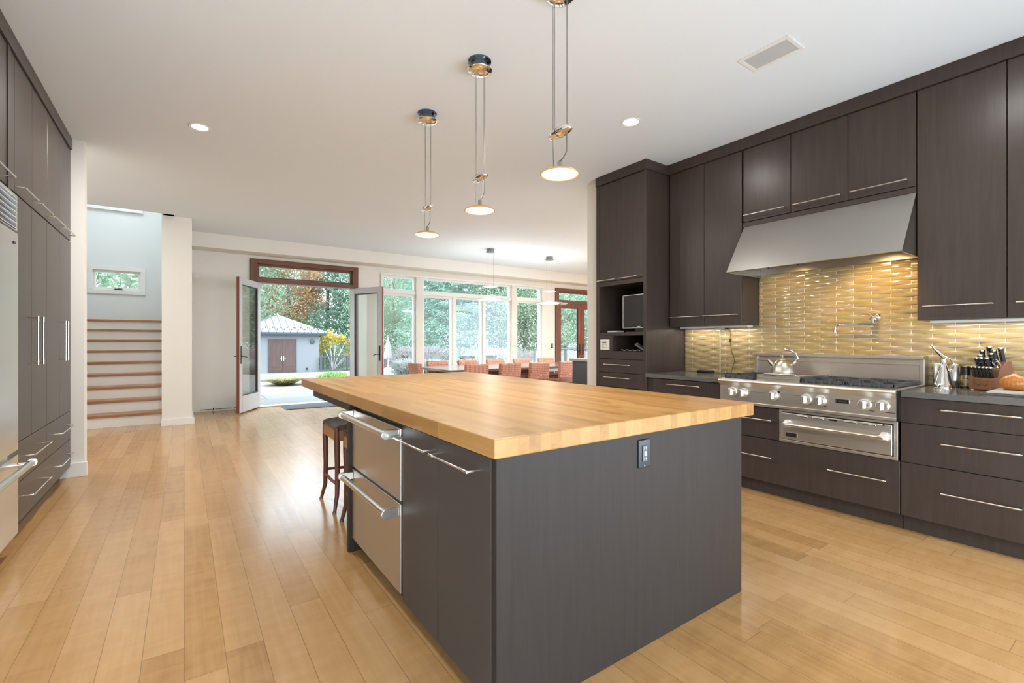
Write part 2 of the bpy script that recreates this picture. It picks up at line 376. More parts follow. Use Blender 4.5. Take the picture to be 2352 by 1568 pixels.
# garden doors
def leaf(parent, M4, wd, z0, z1, flip=False, kick=0.28, st=0.115, mats=('mahog', 'clad', 'mahog')):
    """door leaf: hinge on the origin, closed along +x (or -x when flip), inside face towards -y"""
    sg = -1 if flip else 1
    def B(b, x0, x1, y0, y1, za, zb, mi=0):
        a, c = sg*x0, sg*x1
        box(b, min(a, c), max(a, c), y0, y1, za, zb, mi)
    b = BM()
    for (x0, x1, za, zb) in ((0, st, z0, z1), (wd-st, wd, z0, z1), (st, wd-st, z1-st, z1), (st, wd-st, z0, z0+kick)):
        B(b, x0, x1, 0.0, 0.043, za, zb, 0); B(b, x0+.003, x1-.003 if x1 == wd else x1, 0.043, 0.05, za, zb-.004 if zb == z1 else zb, 1)
    xf(b, M4); lf = link('door_leaf', b, [M[mats[0]], M[mats[1]]], parent, 0.002)
    b = BM(); B(b, st, wd-st, 0.022, 0.028, z0+kick, z1-st); xf(b, M4); link('glass', b, M['pane_soft'], lf)
    b = BM()
    for (x0, x1, za, zb) in ((st, st+.018, z0+kick, z1-st), (wd-st-.018, wd-st, z0+kick, z1-st), (st+.018, wd-st-.018, z1-st-.018, z1-st), (st+.018, wd-st-.018, z0+kick, z0+kick+.018)): B(b, x0, x1, 0.012, 0.042, za, zb)
    xf(b, M4); link('glazing_bead', b, M['bronze'], lf)
    b = BM(); xc = wd-.055
    for ys in (-0.008, 0.052):
        B(b, xc-.02, xc+.02, min(ys, ys+.006), max(ys, ys+.006), 0.86, 1.16)
        yo = ys-.045 if ys < 0 else ys+.045
        tube(b, [(sg*xc, ys, 0.99), (sg*xc, yo, 0.99), (sg*(xc-.06), yo, 0.985), (sg*(xc-.12), yo, 0.965)], .009, 8)
    xf(b, M4); link('lever_handle', b, M['bronze'], lf, smooth=True)
    return lf
def door_frame(x0, x1, ztop, zhead, name, loc, jam=0.112, tg0=2.46, tg1=2.66):
    d = structthing(name, loc)
    b = BM(); box(b, x0, x0+jam, 9.87, 10.1, 0, ztop); box(b, x1-jam, x1, 9.87, 10.1, 0, ztop); link('door_jamb', b, M['mahog_j'], d, 0.004)
    b = BM(); box(b, x0+jam, x1-jam, 9.87, 10.1, tg1+.04, ztop); box(b, x0+jam, x1-jam, 9.87, 10.1, zhead, tg0-.04)
    link('door_head', b, M['mahog_h'], d, 0.004)
    b = BM(); rect_frame(b, x0+jam, x1-jam, tg0-.04, tg1+.04, 0.04, 9.94, 10.02); link('transom_sash', b, M['mahog_h'], d, 0.003)
    link('transom_pane', bx(x0+jam+.04, x1-jam-.04, 9.98, 9.986, tg0, tg1), M['pane'], d)
    link('threshold', bx(x0+jam, x1-jam, 9.88, 10.12, 0.0, 0.02), M['clad'], d, 0.003)
    return d
d1 = door_frame(1.005, 2.985, 2.785, 2.345, 'door_1', (2.0, 9.95, 0))
leaf(d1, Matrix.Translation((1.125, 9.90, 0)) @ Matrix.Rotation(rad(-118), 4, 'Z'), 0.86, 0.025, 2.335)
leaf(d1, Matrix.Translation((2.865, 9.90, 0)) @ Matrix.Rotation(rad(117.5), 4, 'Z'), 0.86, 0.025, 2.335, flip=True)
d2 = door_frame(8.39, 10.4, 2.725, 2.31, 'door_2', (9.4, 9.95, 0), tg0=2.41, tg1=2.60)
leaf(d2, Matrix.Translation((8.503, 9.93, 0)), 0.885, 0.025, 2.305)
leaf(d2, Matrix.Translation((10.287, 9.93, 0)), 0.885, 0.025, 2.305, flip=True)

# tiled splashback: bowed glazed tiles set in grout
struct('wall_backsplash_grout', (lambda b: (box(b, 4.488, 4.50, -0.75, 3.105, 0.90, 1.40), box(b, 4.488, 4.50, 1.055, 2.30, 1.40, 2.0), b)[2])(BM()), M['grout'])
def tile_field():
    b = BM(); TW, TH, g = 0.247, 0.0315, 0.0046
    z = 0.921; row = 0
    while z < 1.93:
        y0r, y1r = (-0.75, 3.10) if z+TH <= 1.40 else (1.06, 2.295)
        k0 = math.floor((y0r)/TW)-1; off = (TW*0.5 if row % 2 else 0.0)+2.154-8*TW
        for k in range(k0-6, k0+40):
            a, c = off+k*TW, off+(k+1)*TW-g
            cut = a < y0r or c > y1r
            a2, c2 = max(a, y0r), min(c, y1r)
            if c2-a2 < 0.012: continue
            NU, NV = 8, 3; grid = []
            for i in range(NU+1):
                u = (a2+(c2-a2)*i/NU-a)/(c-a); rowv = []
                for j in range(NV+1):
                    v = j/NV
                    h = 0.0010+0.0115*math.sin(PI*max(0, min(1, u)))**1.2*(0.82+0.18*math.sin(PI*v))
                    rowv.append(b.verts.new((4.488-h, a2+(c2-a2)*i/NU, z+(TH-g)*v)))
                grid.append(rowv)
            for i in range(NU):
                for j in range(NV): b.faces.new((grid[i][j], grid[i+1][j], grid[i+1][j+1], grid[i][j+1]))
            for seq in ([r[NV] for r in grid], [r[0] for r in grid][::-1], grid[0], grid[NU][::-1]):
                back = [b.verts.new((4.489, p.co.y, p.co.z)) for p in seq]
                for i in range(len(seq)-1): b.faces.new((seq[i], back[i], back[i+1], seq[i+1]))
        z += TH; row += 1
    return b
def structmesh(name, bm, m):
    me = bpy.data.meshes.new(name); bmesh.ops.recalc_face_normals(bm, faces=bm.faces[:]); bm.to_mesh(me); bm.free(); me.materials.append(m)
    for p in me.polygons: p.use_smooth = True
    me.set_sharp_from_angle(angle=rad(50))
    o = bpy.data.objects.new(name, me); COL.objects.link(o); o['kind'] = 'structure'; return o
structmesh('wall_backsplash', tile_field(), M['tile'])

# ================================================================ cabinets and appliances
def bar_handle(parent, axis, x, a0, a1, z, out=-1, stand=0.042, t=0.0046):
    """slim C-shaped pull along y at depth x (front plane), sticking out by stand"""
    b = BM(); xo = x+out*stand
    tube(b, [(x, a0, z), (xo-out*.002, a0, z), (xo, a0+.002, z), (xo, a1-.002, z), (xo-out*.002, a1, z), (x, a1, z)], t, 10)
    e = min(0.035, (a1-a0)*.14)
    tube(b, [(xo, a0-.001, z), (xo, a0+e, z)], t*1.3, 10); tube(b, [(xo, a1-e, z), (xo, a1+.001, z)], t*1.3, 10)
    return link('handle', b, M['nickel'], parent, smooth=True)
def front(name, parent, x, y0, y1, z0, z1, handle=None, m='cab', t=0.02, out=-1, g=0.0022):
    f = link(name, bx(min(x, x-out*t), max(x, x-out*t), y0+g, y1-g, z0+g, z1-g), M[m], parent, 0.0012, seg=1)
    if handle: bar_handle(f, 'y', x, handle[0], handle[1], handle[2], out)
    return f

# ---- tall cabinet with the television niche
c = thing('tall_cabinet', 'tall dark brown cabinet with open niches left of the cooking wall', 'cabinet', (4.17, 3.455, 0))
b = BM(); X0, X1 = 3.85, 4.499
box(b, X0-.012, X1, 3.108, 3.145, 0.0, 2.99); box(b, X0-.012, X1, 3.765, 3.812, 0.0, 2.99)
box(b, X1-.02, X1, 3.145, 3.765, 0.0, 2.99)
box(b, X0, X1-.02, 3.145, 3.765, 2.97, 2.99); box(b, X0-.008, X1-.02, 3.145, 3.765, 1.853, 1.90)
box(b, X0-.008, X1-.02, 3.145, 3.765, 1.303, 1.338)
box(b, X0-.008, X1-.02, 3.573, 3.765, 1.135, 1.303); box(b, X0-.008, X1-.02, 3.145, 3.765, 1.05, 1.135)
box(b, X0+.05, X1-.02, 3.145, 3.765, 0.0, 0.10)
link('cabinet_body', b, M['cab'], c, 0.0012, seg=1)
link('crown', bx(3.822, X1, 3.095, 3.81, 2.99, CZ-.001), M['cab'], c, 0.002)
front('door', c, 3.838, 3.455, 3.765, 1.90, 2.985, (3.504, 3.755, 1.915)); front('door', c, 3.838, 3.145, 3.455, 1.90, 2.985, (3.2, 3.445, 1.915))
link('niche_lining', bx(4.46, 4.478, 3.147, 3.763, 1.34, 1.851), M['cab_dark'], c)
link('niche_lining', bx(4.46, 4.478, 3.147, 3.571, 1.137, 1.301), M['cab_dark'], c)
for (z0, z1, hz) in ((0.90, 1.048, 0.99), (0.745, 0.90, 0.85), (0.43, 0.745, 0.66), (0.10, 0.43, 0.34)):
    front('drawer', c, 3.838, 3.145, 3.765, z0, z1, (3.30, 3.66, hz))
# ---- wall cabinets
def wall_unit(label, y0, y1, z0, z1, doors, hz, x0=4.18):
    u = thing('wall_cabinet', label, 'cabinet', (4.35, (y0+y1)/2, z0), 'dark wall cabinets of the cooking wall')
    link('cabinet_body', bx(x0+.022, 4.486, y0+.0005, y1-.0005, z0, z1), M['cab'], u, 0.001, seg=1)
    for (a, c2, h) in doors: front('door', u, x0, a, c2, z0, z1, (h[0], h[1], hz))
    return u
wall_unit('dark wall cabinet with two tall doors between the television niche and the range hood', 2.302, 3.094, 1.392, 2.985, [(2.683, 3.07, (2.707, 3.06)), (2.302, 2.683, (2.327, 2.674))], 1.489)
wall_unit('short dark cabinet over the left end of the range hood', 1.881, 2.29, 2.325, 2.985, [(1.881, 2.29, (1.923, 2.265))], 2.377)
wall_unit('short dark cabinet over the middle of the range hood', 1.467, 1.881, 2.325, 2.985, [(1.467, 1.881, (1.509, 1.847))], 2.375)
wall_unit('short dark cabinet over the right end of the range hood', 1.056, 1.467, 2.325, 2.985, [(1.056, 1.467, (1.101, 1.439))], 2.375)
wall_unit('tall door wall cabinet right of the range hood above the knife block', 0.617, 1.053, 1.387, 2.985, [(0.617, 1.053, (0.674, 1.011))], 1.48)
wall_unit('tall door wall cabinet at the right edge of the photo', 0.18, 0.617, 1.387, 2.985, [(0.18, 0.617, (0.235, 0.572))], 1.48)
struct('trim_2', bx(4.162, 4.499, -0.75, 3.093, 2.986, CZ-.001), M['cab'], 0.002)
struct('trim_3', bx(4.19, 4.486, 1.058, 2.30, 2.284, 2.3245), M['cab'], 0.001)
# under cabinet light strips
for (y0, y1, lab) in ((2.33, 3.06, 'slim light strip under the wall cabinet left of the hood'), (0.22, 1.02, 'slim light strip under the wall cabinet right of the hood')):
    zb = 1.392 if y0 > 2 else 1.387
    s = thing('light_strip', lab, 'light', (4.38, (y0+y1)/2, zb))
    link('strip_housing', bx(4.33, 4.43, y0, y1, zb-.016, zb), M['white'], s, 0.003)
    lamp('strip_light', s, (4.38, (y0+y1)/2, zb-.02), UNDERW, (1.0, 0.93, 0.84), size=0.06, size_y=y1-y0-.04)
# ---- range hood
h = thing('range_hood', 'wide slanted stainless steel range hood above the stove', 'range hood', (4.3, 1.675, 1.845))
Ya, Yb = 1.058, 2.288
b = BM()
prism(b, [(4.19, 2.283), (3.895, 1.845), (3.915, 1.845), (4.21, 2.27), (4.485, 2.27), (4.485, 2.283)], Ya, Yb, 'y')
link('hood_front', b, M['steel'], h, 0.002)
for (a, c2) in ((Ya, Ya+.012), (Yb-.012, Yb)):
    link('hood_side', prism(BM(), [(4.20, 2.272), (3.908, 1.846), (3.93, 1.838), (4.486, 1.838), (4.486, 2.272)], a, c2, 'y'), M['steel'], h)
b = BM(); box(b, 3.97, 4.455, Ya+.013, Yb-.013, 1.935, 1.945); box(b, 4.455, 4.475, Ya+.013, Yb-.013, 1.862, 1.945)
prism(b, [(3.915, 1.846), (3.93, 1.846), (3.985, 1.944), (3.97, 1.944)], Ya+.013, Yb-.013, 'y'); link('hood_liner', b, M['steel'], h)
for k in range(3):
    y0 = Ya+.06+k*.375; b = BM()
    for i in range(12): box(b, 4.085, 4.42, y0+i*.03, y0+i*.03+.016, 1.922, 1.9345)
    link('baffle_filter', b, M['steel_v'], h)
for yy in (1.33, 2.02):
    link('hood_lamp', cyl(BM(), (4.035, yy), .03, 1.924, 1.9345), emis('hood_lamp_glow_%d' % int(yy*100), (1.0, 0.78, 0.42), 6), h)
    lamp('hood_light', h, (4.035, yy, 1.915), HOODW*(2.3 if yy < 1.5 else .7), (1.0, 0.70, 0.28), 'SPOT', 0.03, spot=rad(105), rot=(0, rad(-38), 0))
for y in (1.72, 1.95): link('hood_switch', tube(BM(), [(3.945, y, 1.848), (3.945, y, 1.836)], .006, 8), M['black'], h)

# ---- base cabinets of the cooking wall
XF = 3.84
def base_unit(label, y0, y1, ztop, fronts, loc_z=0.0):
    u = thing('base_cabinet', label, 'cabinet', (4.17, (y0+y1)/2, 0), 'dark base cabinets of the cooking wall')
    b = BM(); box(b, XF+.022, 4.487, y0+.0005, y1-.0005, 0.105, ztop); link('cabinet_body', b, M['cab'], u)
    link('toe_kick', bx(3.905, 4.487, y0+.0005, y1-.0005, 0.0, 0.105), M['cab'], u)
    for f in fronts:
        d = front('drawer', u, XF, f[0], f[1], f[2], f[3])
        for hh in f[4:]: bar_handle(d, 'y', XF, hh[0], hh[1], hh[2])
    return u
base_unit('dark drawer cabinet under the left end of the counter beside the tall cabinet', 2.302, 3.105, 0.88, [(2.302, 3.03, 0.70, 0.876, (2.49, 2.835, 0.83)), (2.302, 3.03, 0.456, 0.70, (2.49, 2.835, 0.608)), (2.302, 3.03, 0.106, 0.456, (2.49, 2.835, 0.31))])
u = base_unit('dark drawer cabinet under the stove beside the warming drawer', 1.052, 2.30, 0.455, [(1.052, 2.30, 0.108, 0.455, (1.123, 1.46, 0.315), (1.862, 2.20, 0.316))])
link('side_carcass', bx(XF+.022, 4.487, 1.82, 2.2995, 0.455, 0.712), M['cab'], u)
d = front('drawer', u, XF, 1.815, 2.30, 0.457, 0.708); bar_handle(d, 'y', XF, 1.862, 2.20, 0.612)
base_unit('dark three drawer cabinet right of the stove under the knife block', 0.30, 1.05, 0.88, [(0.30, 1.05, 0.712, 0.878, (0.506, 0.841, 0.817)), (0.30, 1.05, 0.456, 0.712, (0.506, 0.841, 0.609)), (0.30, 1.05, 0.106, 0.456, (0.506, 0.841, 0.306))])
# ---- counters
for (y0, y1, lab) in ((2.302, 3.106, 'short grey stone countertop between the tall cabinet and the stove'), (-0.45, 1.045, 'grey stone countertop right of the stove carrying the knife block')):
    tag(link('countertop', bx(3.818, 4.488, y0, y1, 0.88, 0.918), M['stone'], None, 0.003), lab, 'countertop', 'grey stone countertops')
# ---- stove top
r = thing('rangetop', 'wide stainless steel gas stove top with seven knobs', 'stove', (4.15, 1.68, 0.717))
Ya, Yb = 1.062, 2.298
b = BM()
prof = [(3.822, 0.735), (3.822, 0.865), (3.80, 0.885)]+[(3.805+.02*math.cos(a), 0.905+.02*math.sin(a)) for a in [PI+.2-i*(PI/2+.2)/6 for i in range(7)]]+[(4.40, 0.925), (4.40, 0.735)]
prism(b, prof, Ya, Yb, 'y'); box(b, 3.812, 3.83, Ya, Yb, 0.717, 0.737)
link('stove_body', b, M['steel_b'], r, 0.0015)
link('panel_seam', bx(3.8206, 3.823, Ya+.03, Yb-.03, 0.8265, 0.8280), M['gapm'], r)
link('side_strip', bx(3.80, 4.40, 1.047, 1.0615, 0.72, 0.917), M['black'], r)
b = BM(); box(b, 4.40, 4.486, Ya, Yb, 0.735, 1.11); box(b, 4.36, 4.486, Ya, Yb, 1.11, 1.133); box(b, 4.385, 4.40, Ya, Ya+.03, 0.925, 1.11); box(b, 4.385, 4.40, Yb-.03, Yb, 0.925, 1.11); box(b, 4.392, 4.40, Ya+.03, Yb-.03, 1.065, 1.075)
link('back_guard', b, M['steel'], r, 0.002)
link('burner_tray', bx(3.86, 4.385, Ya+.02, Yb-.02, 0.925, 0.929), M['castiron'], r)
for (yy, zz) in ((2.185, .815), (2.091, .813), (1.848, .813), (1.61, .808), (1.514, .808), (1.241, .809), (1.141, .81)):
    b = BM(); lathe(b, [(0, 0), (.040, 0), (.040, -.006), (.034, -.010), (.031, -.030), (.029, -.034), (0, -.034)], (3.822, yy, zz), 24, 'x')
    kb = link('knob', b, M['knobm'], r, smooth=True)
    b = BM(); box(b, 3.764, 3.79, yy-.0095, yy+.0095, zz-.029, zz+.029); link('knob_grip', b, M['knobm'], kb, 0.004)
for (yy, zz) in ((1.806, .845),): link('igniter_button', lathe(BM(), [(0, 0), (.008, 0), (.008, -.008), (0, -.008)], (3.822, yy, zz), 12, 'x'), M['black'], r)
def badge(parent, x, yc, zc, wd, ht):
    bd = link('badge', bx(x-.004, x, yc-wd/2, yc+wd/2, zc-ht/2, zc+ht/2), M['black'], parent, 0.002)
    b = BM(); 
    for (a, c2, d, e) in ((yc-wd/2-.003, yc+wd/2+.003, zc+ht/2, zc+ht/2+.003), (yc-wd/2-.003, yc+wd/2+.003, zc-ht/2-.003, zc-ht/2), (yc-wd/2-.003, yc-wd/2, zc-ht/2, zc+ht/2), (yc+wd/2, yc+wd/2+.003, zc-ht/2, zc+ht/2)): box(b, x-.005, x, a, c2, d, e)
    link('badge_rim', b, M['nickel'], bd)
    R = Matrix(((0, 0, -1, x-.0052), (-1, 0, 0, yc), (0, 1, 0, zc), (0, 0, 0, 1)))
    lettering('badge_lettering', 'VIKING', ht*.72, R, M['nickel'], bd)
badge(r, 3.822, 1.374, 0.816, 0.078, 0.024)
for (yy, zz, wd) in ((1.815, .772, .012), (1.58, .768, .016), (1.485, .768, .02), (1.20, .766, .03), (1.10, .766, .055)): link('panel_print', bx(3.8215, 3.823, yy-wd/2, yy+wd/2, zz, zz+.004), M['black'], r)
# grates: two at each end group
def grate(y0, y1, x0=3.86, x1=4.37):
    b = BM(); z0, z1 = 0.934, 0.956; t = .011
    for yy in (y0, (y0+y1)/2, y1): box(b, x0, x1, yy-t/2, yy+t/2, z0, z1)
    for xx in (x0+t/2, (x0+x1)/2, x1-t/2): box(b, xx-t/2, xx+t/2, y0, y1, z0, z1-.002)
    for cx_ in (x0+(x1-x0)*.25, x0+(x1-x0)*.75):
        for cy_ in ((y0*3+y1)/4, (y0+y1*3)/4):
            for k in range(4):
                a = PI/4+k*PI/2
                m = Matrix.Translation((cx_, cy_, 0)) @ Matrix.Rotation(a, 4, 'Z')
                box(b, .028, .09, -.0045, .0045, z0+.004, z1+.004, mat=m)
    for xx in (x0+.01, x1-.01):
        for yy in (y0, y1): box(b, xx-.008, xx+.008, yy-.008, yy+.008, 0.929, z0)
    for xx in [x0-.012+i*.0 for i in (0,)]:
        for k in range(5):
            yy = y0+(y1-y0)*(k+.5)/5; box(b, x0-.008, x0+.03, yy-.009, yy+.009, 0.929, z1)
    return b
for (y0, y1) in ((1.09, 1.36), (1.385, 1.65), (2.01, 2.275)): link('grate', grate(y0, y1), M['castiron'], r)
for (y0, y1) in ((1.09, 1.36), (1.385, 1.65), (2.01, 2.275)):
    for xx in (3.9875, 4.2425):
        link('burner', lathe(BM(), [(.045, 0), (.045, .008), (.03, .013), (0, .014)], (xx, (y0+y1)/2, 0.929), 20), M['castiron'], r, smooth=True)
b = BM(); box(b, 3.845, 4.375, 1.675, 1.985, 0.927, 0.952); box(b, 3.845, 3.855, 1.675, 1.985, 0.952, 0.966); box(b, 3.845, 4.375, 1.667, 1.677, 0.927, 0.972); box(b, 3.845, 4.375, 1.983, 1.993, 0.927, 0.972)
link('griddle', b, M['steel'], r, 0.0015)
b = BM(); tube(b, [(3.90, 1.70, .952), (3.88, 1.71, .978), (3.88, 1.95, .978), (3.90, 1.96, .952)], .006, 8); link('griddle_handle', b, M['nickel'], r, smooth=True)
# ---- warming drawer
w = thing('warming_drawer', 'stainless steel warming drawer with a round bar handle below the stove', 'warming drawer', (3.9, 1.437, 0.458))
Ya, Yb = 1.064, 1.811
b = BM(); 
for (a, c2, d, e) in ((Ya, Yb, .694, .711), (Ya, Yb, .458, .478), (Ya, Ya+.02, .478, .694), (Yb-.02, Yb, .478, .694)): box(b, 3.834, 3.86, a, c2, d, e)
box(b, 3.862, 4.45, Ya+.003, Yb-.003, .460, .709)
link('drawer_frame', b, M['steel_b'], w, 0.001)
f = link('drawer_front', bx(3.825, 3.858, Ya+.028, Yb-.028, .486, .686), M['steel_b'], w, 0.003)
link('shadow_gap', bx(3.856, 3.861, Ya+.02, Yb-.02, .478, .694), M['black'], w)
for (a, c2) in ((1.604, 1.677), (1.497, 1.569), (1.286, 1.365), (1.179, 1.253)):
    b = BM(); box(b, 3.8215, 3.826, a, c2, .668, .678); link('vent_louvre', b, M['nickel'], f, 0.0035)
link('display_slot', bx(3.8235, 3.8255, 1.408, 1.457, .668, .679), M['black'], f)
link('indicator', lathe(BM(), [(0, 0), (.006, 0), (.006, -.003), (0, -.003)], (3.8252, 1.136, .682), 12, 'x'), M['black'], f)
b = BM(); tube(b, [(3.762, 1.119, .606), (3.762, 1.756, .606)], .0115, 14); link('handle', b, M['nickel'], f, smooth=True)
for yy in (1.132, 1.742):
    b = BM(); prism(b, [(3.8255, .575), (3.8255, .637), (3.79, .624), (3.752, .618), (3.752, .594), (3.79, .588)], yy-.016, yy+.016, 'y'); link('handle_bracket', b, M['chrome'], f, 0.003)
badge(f, 3.8255, 1.716, .523, .075, .026)

# ---- island
isl = thing('kitchen_island', 'large dark kitchen island under the butcher block top', 'island', (1.55, 2.0, 0))
b = BM()
box(b, 0.832, 2.262, 1.268, 2.82, 0.10, 0.865); box(b, 0.87, 2.25, 1.268, 2.80, 0.0, 0.10)
box(b, 1.75, 2.26, 2.82, 3.9, 0.0, 0.865)
link('island_body', b, M['island'], isl)
link('end_panel', bx(0.815, 2.266, 1.250, 1.268, 0.0, 0.8655), M['island'], isl, 0.001)
link('side_panel', bx(0.79, 1.75, 2.80, 2.835, 0.0, 0.8655), M['island'], isl, 0.002)
b = BM(); box(b, 0.84, 1.75, 3.90, 3.95, 0.808, 0.8655); box(b, 0.84, 0.88, 2.835, 3.90, 0.808, 0.8655); link('apron', b, M['island'], isl, 0.001)
link('filler_strip', bx(0.815, 0.832, 1.268, 1.276, 0.0, 0.8655), M['island'], isl)
for (a, c2, h0, h1) in ((1.276, 1.667, 1.359, 1.656), (1.667, 2.025, 1.711, 2.019)):
    front('door', isl, 0.812, a, c2, 0.06, 0.864, (h0, h1, 0.806), m='idoor')
pl = link('power_outlet', bx(1.49, 1.562, 1.2435, 1.250, 0.731, 0.844), plain('navy_black_plate', (0.008, 0.012, 0.022), 0.18), isl, 0.003)
pl['label'] = 'dark outlet plate with a grey socket'
sk = link('socket', bx(1.512, 1.540, 1.2405, 1.244, 0.755, 0.820), plain('grey_socket', (0.10, 0.11, 0.12), 0.3), pl, 0.002)
b = BM(); box(b, 1.520, 1.534, 1.239, 1.241, 0.789, 0.796); box(b, 1.520, 1.534, 1.239, 1.241, 0.779, 0.786); link('reset_button', b, M['nickel'], pl)
b = BM()
for z in (.806, .763):
    for x in (1.520, 1.530): box(b, x, x+.0025, 1.2398, 1.2406, z, z+.008)
for z in (.838, .737): lathe(b, [(0, 0), (.003, 0), (.002, -.0015), (0, -.0015)], (1.526, 1.2435, z), 10, 'y')
link('slots_and_screws', b, M['nickel'], pl)
tag(link('butcher_block_top', bx(0.802, 2.368, 1.242, 4.22, 0.866, 0.93), M['butcher'], None, 0.004), 'thick golden butcher block worktop on the kitchen island', 'worktop')
fd = thing('drawer_refrigerator', 'stainless steel two drawer refrigerator built into the island side', 'refrigerator', (1.1, 2.41, 0))
def ovalbar(parent, y0, y1, x, z):
    b = BM(); xo = x-.062
    tube(b, [(xo, y0+.002, z), (xo, y1-.002, z)], .0165, 16); hb = link('handle', b, M['nickel'], parent, smooth=True)
    for yy in (y0, y1):
        b = BM()
        prism(b, [(x, z-.020), (x, z+.020), (xo, z+.022)]+[(xo-.022*math.sin(a), z+.022*math.cos(a)) for a in [PI*i/8 for i in range(1, 8)]]+[(xo, z-.022)], yy-.012, yy+.012, 'y')
        link('handle_bracket', b, M['nickel'], parent, 0.002)
for (z0, z1, hz) in ((0.512, 0.842, 0.818), (0.09, 0.497, 0.462)):
    f = link('drawer_front', bx(0.806, 0.83, 2.034, 2.795, z0, z1), M['steel_v'], fd, 0.002)
    ovalbar(f, 2.06, 2.77, 0.806, hz)
link('drawer_gasket', bx(0.815, 0.831, 2.034, 2.795, 0.497, 0.512), M['black'], fd)
link('side_gasket', bx(0.816, 0.831, 2.026, 2.034, 0.09, 0.845), M['black'], fd)

# ---- left: refrigerator and pantry
f = thing('refrigerator', 'tall stainless steel refrigerator with a louvred top at the left edge', 'refrigerator', (-1.2, 3.45, 0))
XR = -0.80
link('fridge_body', bx(-1.58, -0.845, 2.88, 3.925, 0.10, 2.095), M['steel_f'], f)
dr = link('fridge_door', bx(-0.845, XR, 2.88, 3.925, 0.605, 1.872), M['steel_f'], f, 0.004)
fz = link('freezer_drawer', bx(-0.845, XR, 2.88, 3.925, 0.115, 0.575), M['steel_f'], f, 0.004)
g = link('grille_frame', (lambda b: (box(b, -0.845, -0.805, 3.905, 3.925, 1.885, 2.095), box(b, -0.845, -0.805, 2.88, 2.90, 1.885, 2.095), box(b, -0.845, -0.805, 2.90, 3.905, 2.083, 2.095), box(b, -0.845, -0.805, 2.90, 3.905, 1.885, 1.893), box(b, -0.845, -0.840, 2.90, 3.905, 1.893, 2.083), b)[-1])(BM()), M['steel_f'], f)
for k in range(6):
    z = 1.895+k*.0315
    link('louvre', prism(BM(), [(-0.838, z+.030), (-0.800, z+.004), (-0.800, z), (-0.838, z+.022)], 2.90, 3.905, 'y'), M['louvre'], f)
b = BM(); tube(b, [(XR+.062, 2.95, .525), (XR+.062, 3.90, .525)], .019, 16); link('handle', b, M['nickel'], fz, smooth=True)
b = BM(); tube(b, [(XR, 3.86, .525), (XR+.062, 3.86, .525)], .013, 12); tube(b, [(XR+.062, 3.895, .525), (XR+.062, 3.915, .525)], .023, 16); link('handle_post', b, M['chrome'], fz, smooth=True)
link('handle_post', tube(BM(), [(XR, 2.99, .525), (XR+.062, 2.99, .525)], .013, 12), M['chrome'], fz, smooth=True)
b = BM(); tube(b, [(XR+.062, 2.97, .75), (XR+.062, 2.97, 1.75)], .019, 16); tube(b, [(XR, 2.97, .8), (XR+.062, 2.97, .8)], .013, 12); tube(b, [(XR, 2.97, 1.7), (XR+.062, 2.97, 1.7)], .013, 12); link('handle', b, M['nickel'], dr, smooth=True)
b = BM(); box(b, XR, XR+.004, 3.82, 3.86, 1.80, 1.815); link('name_plate', b, M['bronze'], dr, 0.001)
for yy in (3.72, 2.98): link('foot', cyl(BM(), (-0.86, yy), .022, 0.0, 0.115), M['nickel'], f)
link('toe_grille', bx(-0.95, -0.93, 2.88, 3.9, 0.0, 0.10), M['black'], f)
def pantry_unit(label, y0, y1, z0, z1): 
    u = thing('pantry_cabinet', label, 'cabinet', (-1.2, (y0+y1)/2, z0), 'dark pantry cabinets of the left wall')
    link('cabinet_body', bx(-1.597, -0.872, y0+.0005, y1-.0005, z0, z1), M['cab'], u)
    return u
def vbar(parent, x, y, z0, z1):
    b = BM(); xo = x+.046; t = .0045
    for z in (z0+.008, z1-.008): tube(b, [(x, y, z), (xo, y, z)], t, 8)
    tube(b, [(xo, y, z0), (xo, y, z1)], t, 10)
    for (a, c2) in ((z0-.002, z0+.035), (z1-.035, z1+.002)): tube(b, [(xo, y, a), (xo, y, c2)], t*1.4, 10)
    link('handle', b, M['nickel'], parent, smooth=True)
XL = -0.85
u = pantry_unit('tall dark pantry cabinet with four doors and drawers beside the refrigerator', 3.99, 5.806, 0.10, 2.15)
link('toe_kick', bx(-1.597, -0.92, 3.99, 5.80, 0, 0.10), M['gapm'], u)
link('scribe_panel', bx(-1.597, -0.845, 3.935, 3.99, 0.10, 2.985), M['cab'], u)
for (a, c2, hy) in ((3.99, 4.48, 4.40), (4.48, 4.91, 4.545), (4.91, 5.35, 5.30), (5.35, 5.806, 5.395)):
    d = front('door', u, XL, a, c2, 0.61, 2.148, out=1); vbar(d, XL, hy, 1.085, 1.41)
for (a, c2, z0, z1, hs) in ((3.99, 4.90, .355, .61, ((4.30, 4.77, .50),)), (4.90, 5.806, .355, .61, ((5.15, 5.66, .50),)), (3.99, 5.806, .102, .355, ((4.28, 4.76, .245), (5.13, 5.66, .245)))):
    d = front('drawer', u, XL, a, c2, z0, z1, out=1)
    for hh in hs: bar_handle(d, 'y', XL, hh[0], hh[1], hh[2], 1, 0.05)
for (a, c2, lab) in ((2.88, 4.085, 'dark upper cabinet directly over the refrigerator'), (4.085, 4.49, 'first narrow dark upper door cabinet after the refrigerator'), (4.49, 4.92, 'second narrow dark upper door cabinet after the refrigerator'), (4.92, 5.35, 'third dark upper door cabinet after the refrigerator'), (5.35, 5.806, 'dark upper door cabinet against the white wall end')):
    zb = 2.152
    u = pantry_unit(lab, a, c2, zb, 2.985)
    if a > 4: front('door', u, XL, a, c2, zb, 2.985, (a+.03, c2-.06, 2.195), out=1)
    else:
        front('door', u, XL, 3.48, c2, zb, 2.985, (3.53, 3.90, 2.20), out=1); front('door', u, XL, a, 3.48, zb, 2.985, (2.98, 3.42, 2.20), out=1)
